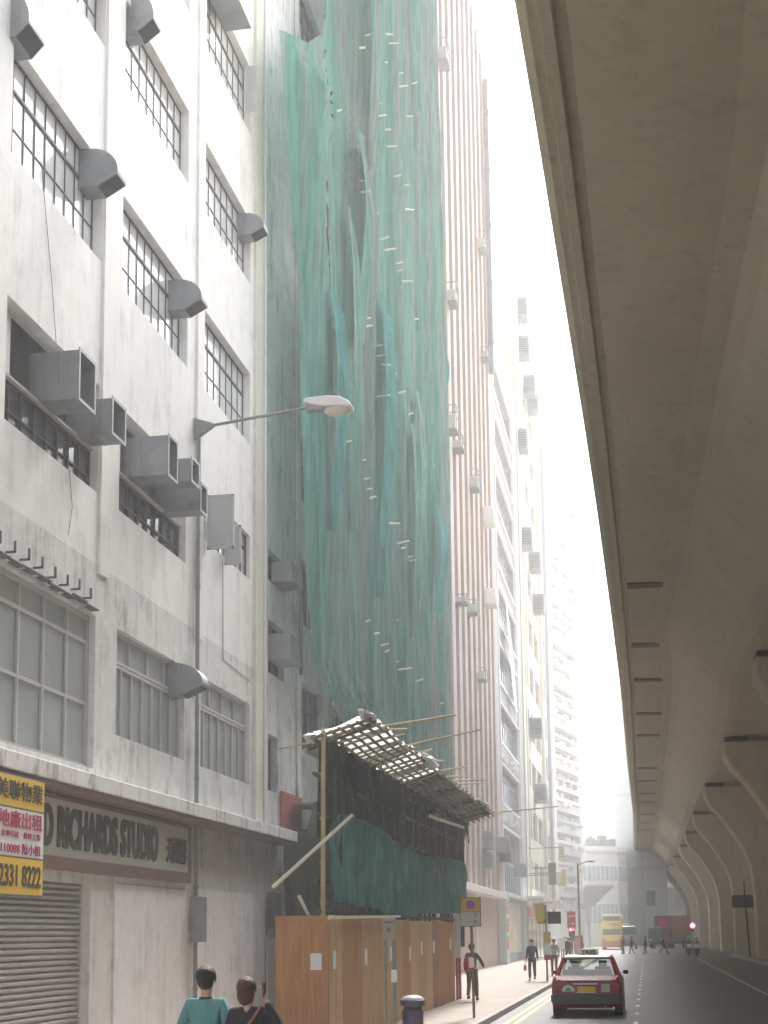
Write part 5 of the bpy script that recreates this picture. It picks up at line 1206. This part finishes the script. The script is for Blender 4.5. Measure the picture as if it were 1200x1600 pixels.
# red sign board, signals and advertising panel
M_orr = mat('sign_orange_red', (.60, .09, .04), .5)
e = empty('red_sign', (-4.5, 92.0, .15), 'orange red shop board with white markings on a pole over the pavement', 'sign')
m2 = MB(); m2.tube((0, 0, 0), (0, 0, 3.3), .05, 8); m2.build('pole', M_pole, e)
m2 = MB(); m2.box(-.28, .24, -.1, -.04, 2.15, 3.2); o = m2.build('board', M_orr, e, bevel=.02)
m2 = MB(); m2.box(-.22, .18, -.11, -.10, 2.85, 2.95); m2.box(-.02, .14, -.11, -.10, 2.4, 2.5); m2.build('white_marking', M_bwhite, o)
M_rl = mat('red_signal_light', (.3, .0, .0), .4, emit=(1, .05, .08), estr=9)
def signal(x, y, zl, r, label):
    e = empty('traffic_light', (x, y, 0), label, 'traffic light')
    m2 = MB(); m2.tube((0, .1, 0), (0, .1, zl + .3), .06, 10); m2.build('pole', M_pole, e)
    m2 = MB(); m2.box(-.2, .2, -.1, .1, zl - .75, zl + .25); o = m2.build('housing', M_black, e, bevel=.02)
    for k in range(3):
        m3 = MB(); m3.tube((0, -.15, zl - .27 * k), (0, -.10, zl - .27 * k), r if k == 0 else .10, 16); m3.build('lens', M_rl if k == 0 else M_glassd, o)
signal(-4.86, 99.0, 2.28, .13, 'traffic light showing red on the left pavement just under the orange red board')
signal(5.62, 187.0, 2.75, .30, 'traffic light showing red beside the far flyover piers')
e = empty('advertising_panel', (-3.95, 88.0, .15), 'upright advertising panel in an orange frame on the pavement', 'advertising panel')
m2 = MB(); m2.box(-.26, .26, -.08, .08, .3, 1.75); m2.build('orange_frame', mat('panel_orange', (.45, .16, .06), .5), e, bevel=.02)
m2 = MB(); m2.box(-.21, .12, -.09, -.08, .45, 1.65); m2.build('pink_poster', mat('poster_pink', (.60, .45, .52), .6), e)
m2 = MB(); m2.tube((0, 0, 0), (0, 0, .3), .06); m2.build('foot', M_pole, e)
e = empty('lamp_post', (-4.1, 93.5, .15), 'slim brown lamp post rising above the pavement in front of the apartment block', 'lamp post')
m2 = MB(); m2.tube((0, 0, 0), (0, 0, 6.2), .07, 8, .05); m2.build('pole', mat('post_brown', (.28, .22, .13), .6), e)
m2 = MB(); m2.tube((0, 0, 6.1), (.7, 0, 6.35), .03, 6); m2.ell((.85, 0, 6.33), .25, .12, .07, 10, 6); m2.build('lamp_arm', M_pole, e)
# shop signs jutting out over the pavement
for (px, py, w_, h_, Y_, m_, lab) in ((874, 1373, 9, 22, 113, mat('lightbox_cream', (.65, .62, .48), .5), 'pale cream shop lightbox jutting from the far shopfronts'), (881, 1371, 7, 26, 113.8, mat('lightbox_yellow', (.62, .52, .22), .5), 'yellowish shop lightbox jutting beside the cream one'),
                                      (877, 1329, 8, 16, 116, mat('lightbox_cream2', (.62, .60, .45), .5), 'small square cream sign higher on the far facade'), (863, 1365, 12, 34, 117, M_steel, 'dark vertical shop sign beside the lightboxes'), (877, 1474, 10, 18, 96, M_bwhite, 'white notice board low on the far shopfronts')):
    p = at(px, py, Y=Y_); s_ = Y_ / F; e = empty('projecting_sign', tuple(p), lab, 'shop sign')
    m2 = MB(); m2.box(-w_ * s_ / 2, w_ * s_ / 2, -.12, .12, -h_ * s_ / 2, h_ * s_ / 2); m2.build('sign_box', m_, e, bevel=.03)
    if p.z > 4: m2 = MB(); m2.box(-9 - p.x, -w_ * s_ / 2, -.03, .03, h_ * s_ * .25, h_ * s_ * .25 + .06); m2.build('bracket', M_steel, e)
    else: m2 = MB(); m2.box(-.03, .03, -.03, .03, .15 - p.z, -h_ * s_ / 2); m2.build('leg', M_steel, e)
for k, (px0, py0, px1, py1, Y_, lab) in enumerate(((847, 1403, 862, 1404, 108, 'white shop awning nearest along the far shopfronts'), (862, 1408, 893, 1420, 118, 'second white shop awning beyond the first'))):
    a, b = at(px0, py0, Y=Y_), at(px1, py1, Y=Y_ + 6); e = empty('shop_awning', (a.x, a.y, a.z), lab, 'awning')
    m2 = MB(); d = b - a; m2.prism([(0, 0), (d.y, d.z), (d.y, d.z + .15), (0, .15)], 'x', -9 - a.x if a.x > -9 else -1.5, d.x * .5 + .1); m2.build('canopy', M_wtrim, e)
    m2 = MB(); m2.box(-1, .1, -.2, -.12, -.2, -.05); m2.build('valance', M_lilac, e)
for k in range(6):   # dark shopfronts
    y_ = 114 + k * 4.2; e = empty('shopfront', (-8.98, y_, .15), '%s dark shopfront along the foot of the cream buildings' % ['first', 'second', 'third', 'fourth', 'fifth', 'sixth'][k], 'shopfront', 'shopfronts')
    m2 = MB(); m2.box(.03, .10, 0, 3.4, 0, 3.1); m2.build('glazing', M_glassd, e); m2 = MB(); m2.box(.03, .3, -.1, 3.5, 3.12, 3.9); m2.build('fascia', (M_orr, M_lilac, M_yel, M_bwhite, M_gn, M_brown)[k], e)
# sign on the right
e = empty('road_sign', (7.25, 109.5, .15), 'blank dark rectangular sign back on a tall thin post under the flyover', 'road sign')
m2 = MB(); m2.tube((0, 0, 0), (-.22, 0, 5.4), .065, 10, .055); m2.build('post', M_black, e)
m2 = MB(); m2.box(-1.1, .72, .02, .07, 3.55, 4.45); m2.build('board', mat('sign_back', (.05, .06, .06), .6), e)

# ================================================================ HAZE
m2 = MB(); m2.box(-75, 80, -70, 620, -1.2, 70); hz = m2.build('haze', M_dark); hz.data.materials.clear()
hm = bpy.data.materials.new('haze_air'); hm.use_nodes = True; n = hm.node_tree; n.nodes.clear()
o_ = n.nodes.new('ShaderNodeOutputMaterial'); v_ = n.nodes.new('ShaderNodeVolumePrincipled'); v_.inputs['Color'].default_value = (.95, .96, .98, 1); v_.inputs['Density'].default_value = 0.0022; v_.inputs['Anisotropy'].default_value = .3
n.links.new(v_.outputs[0], o_.inputs['Volume']); hz.data.materials.append(hm); hz.display_type = 'WIRE'
tag(hz, kind='stuff')
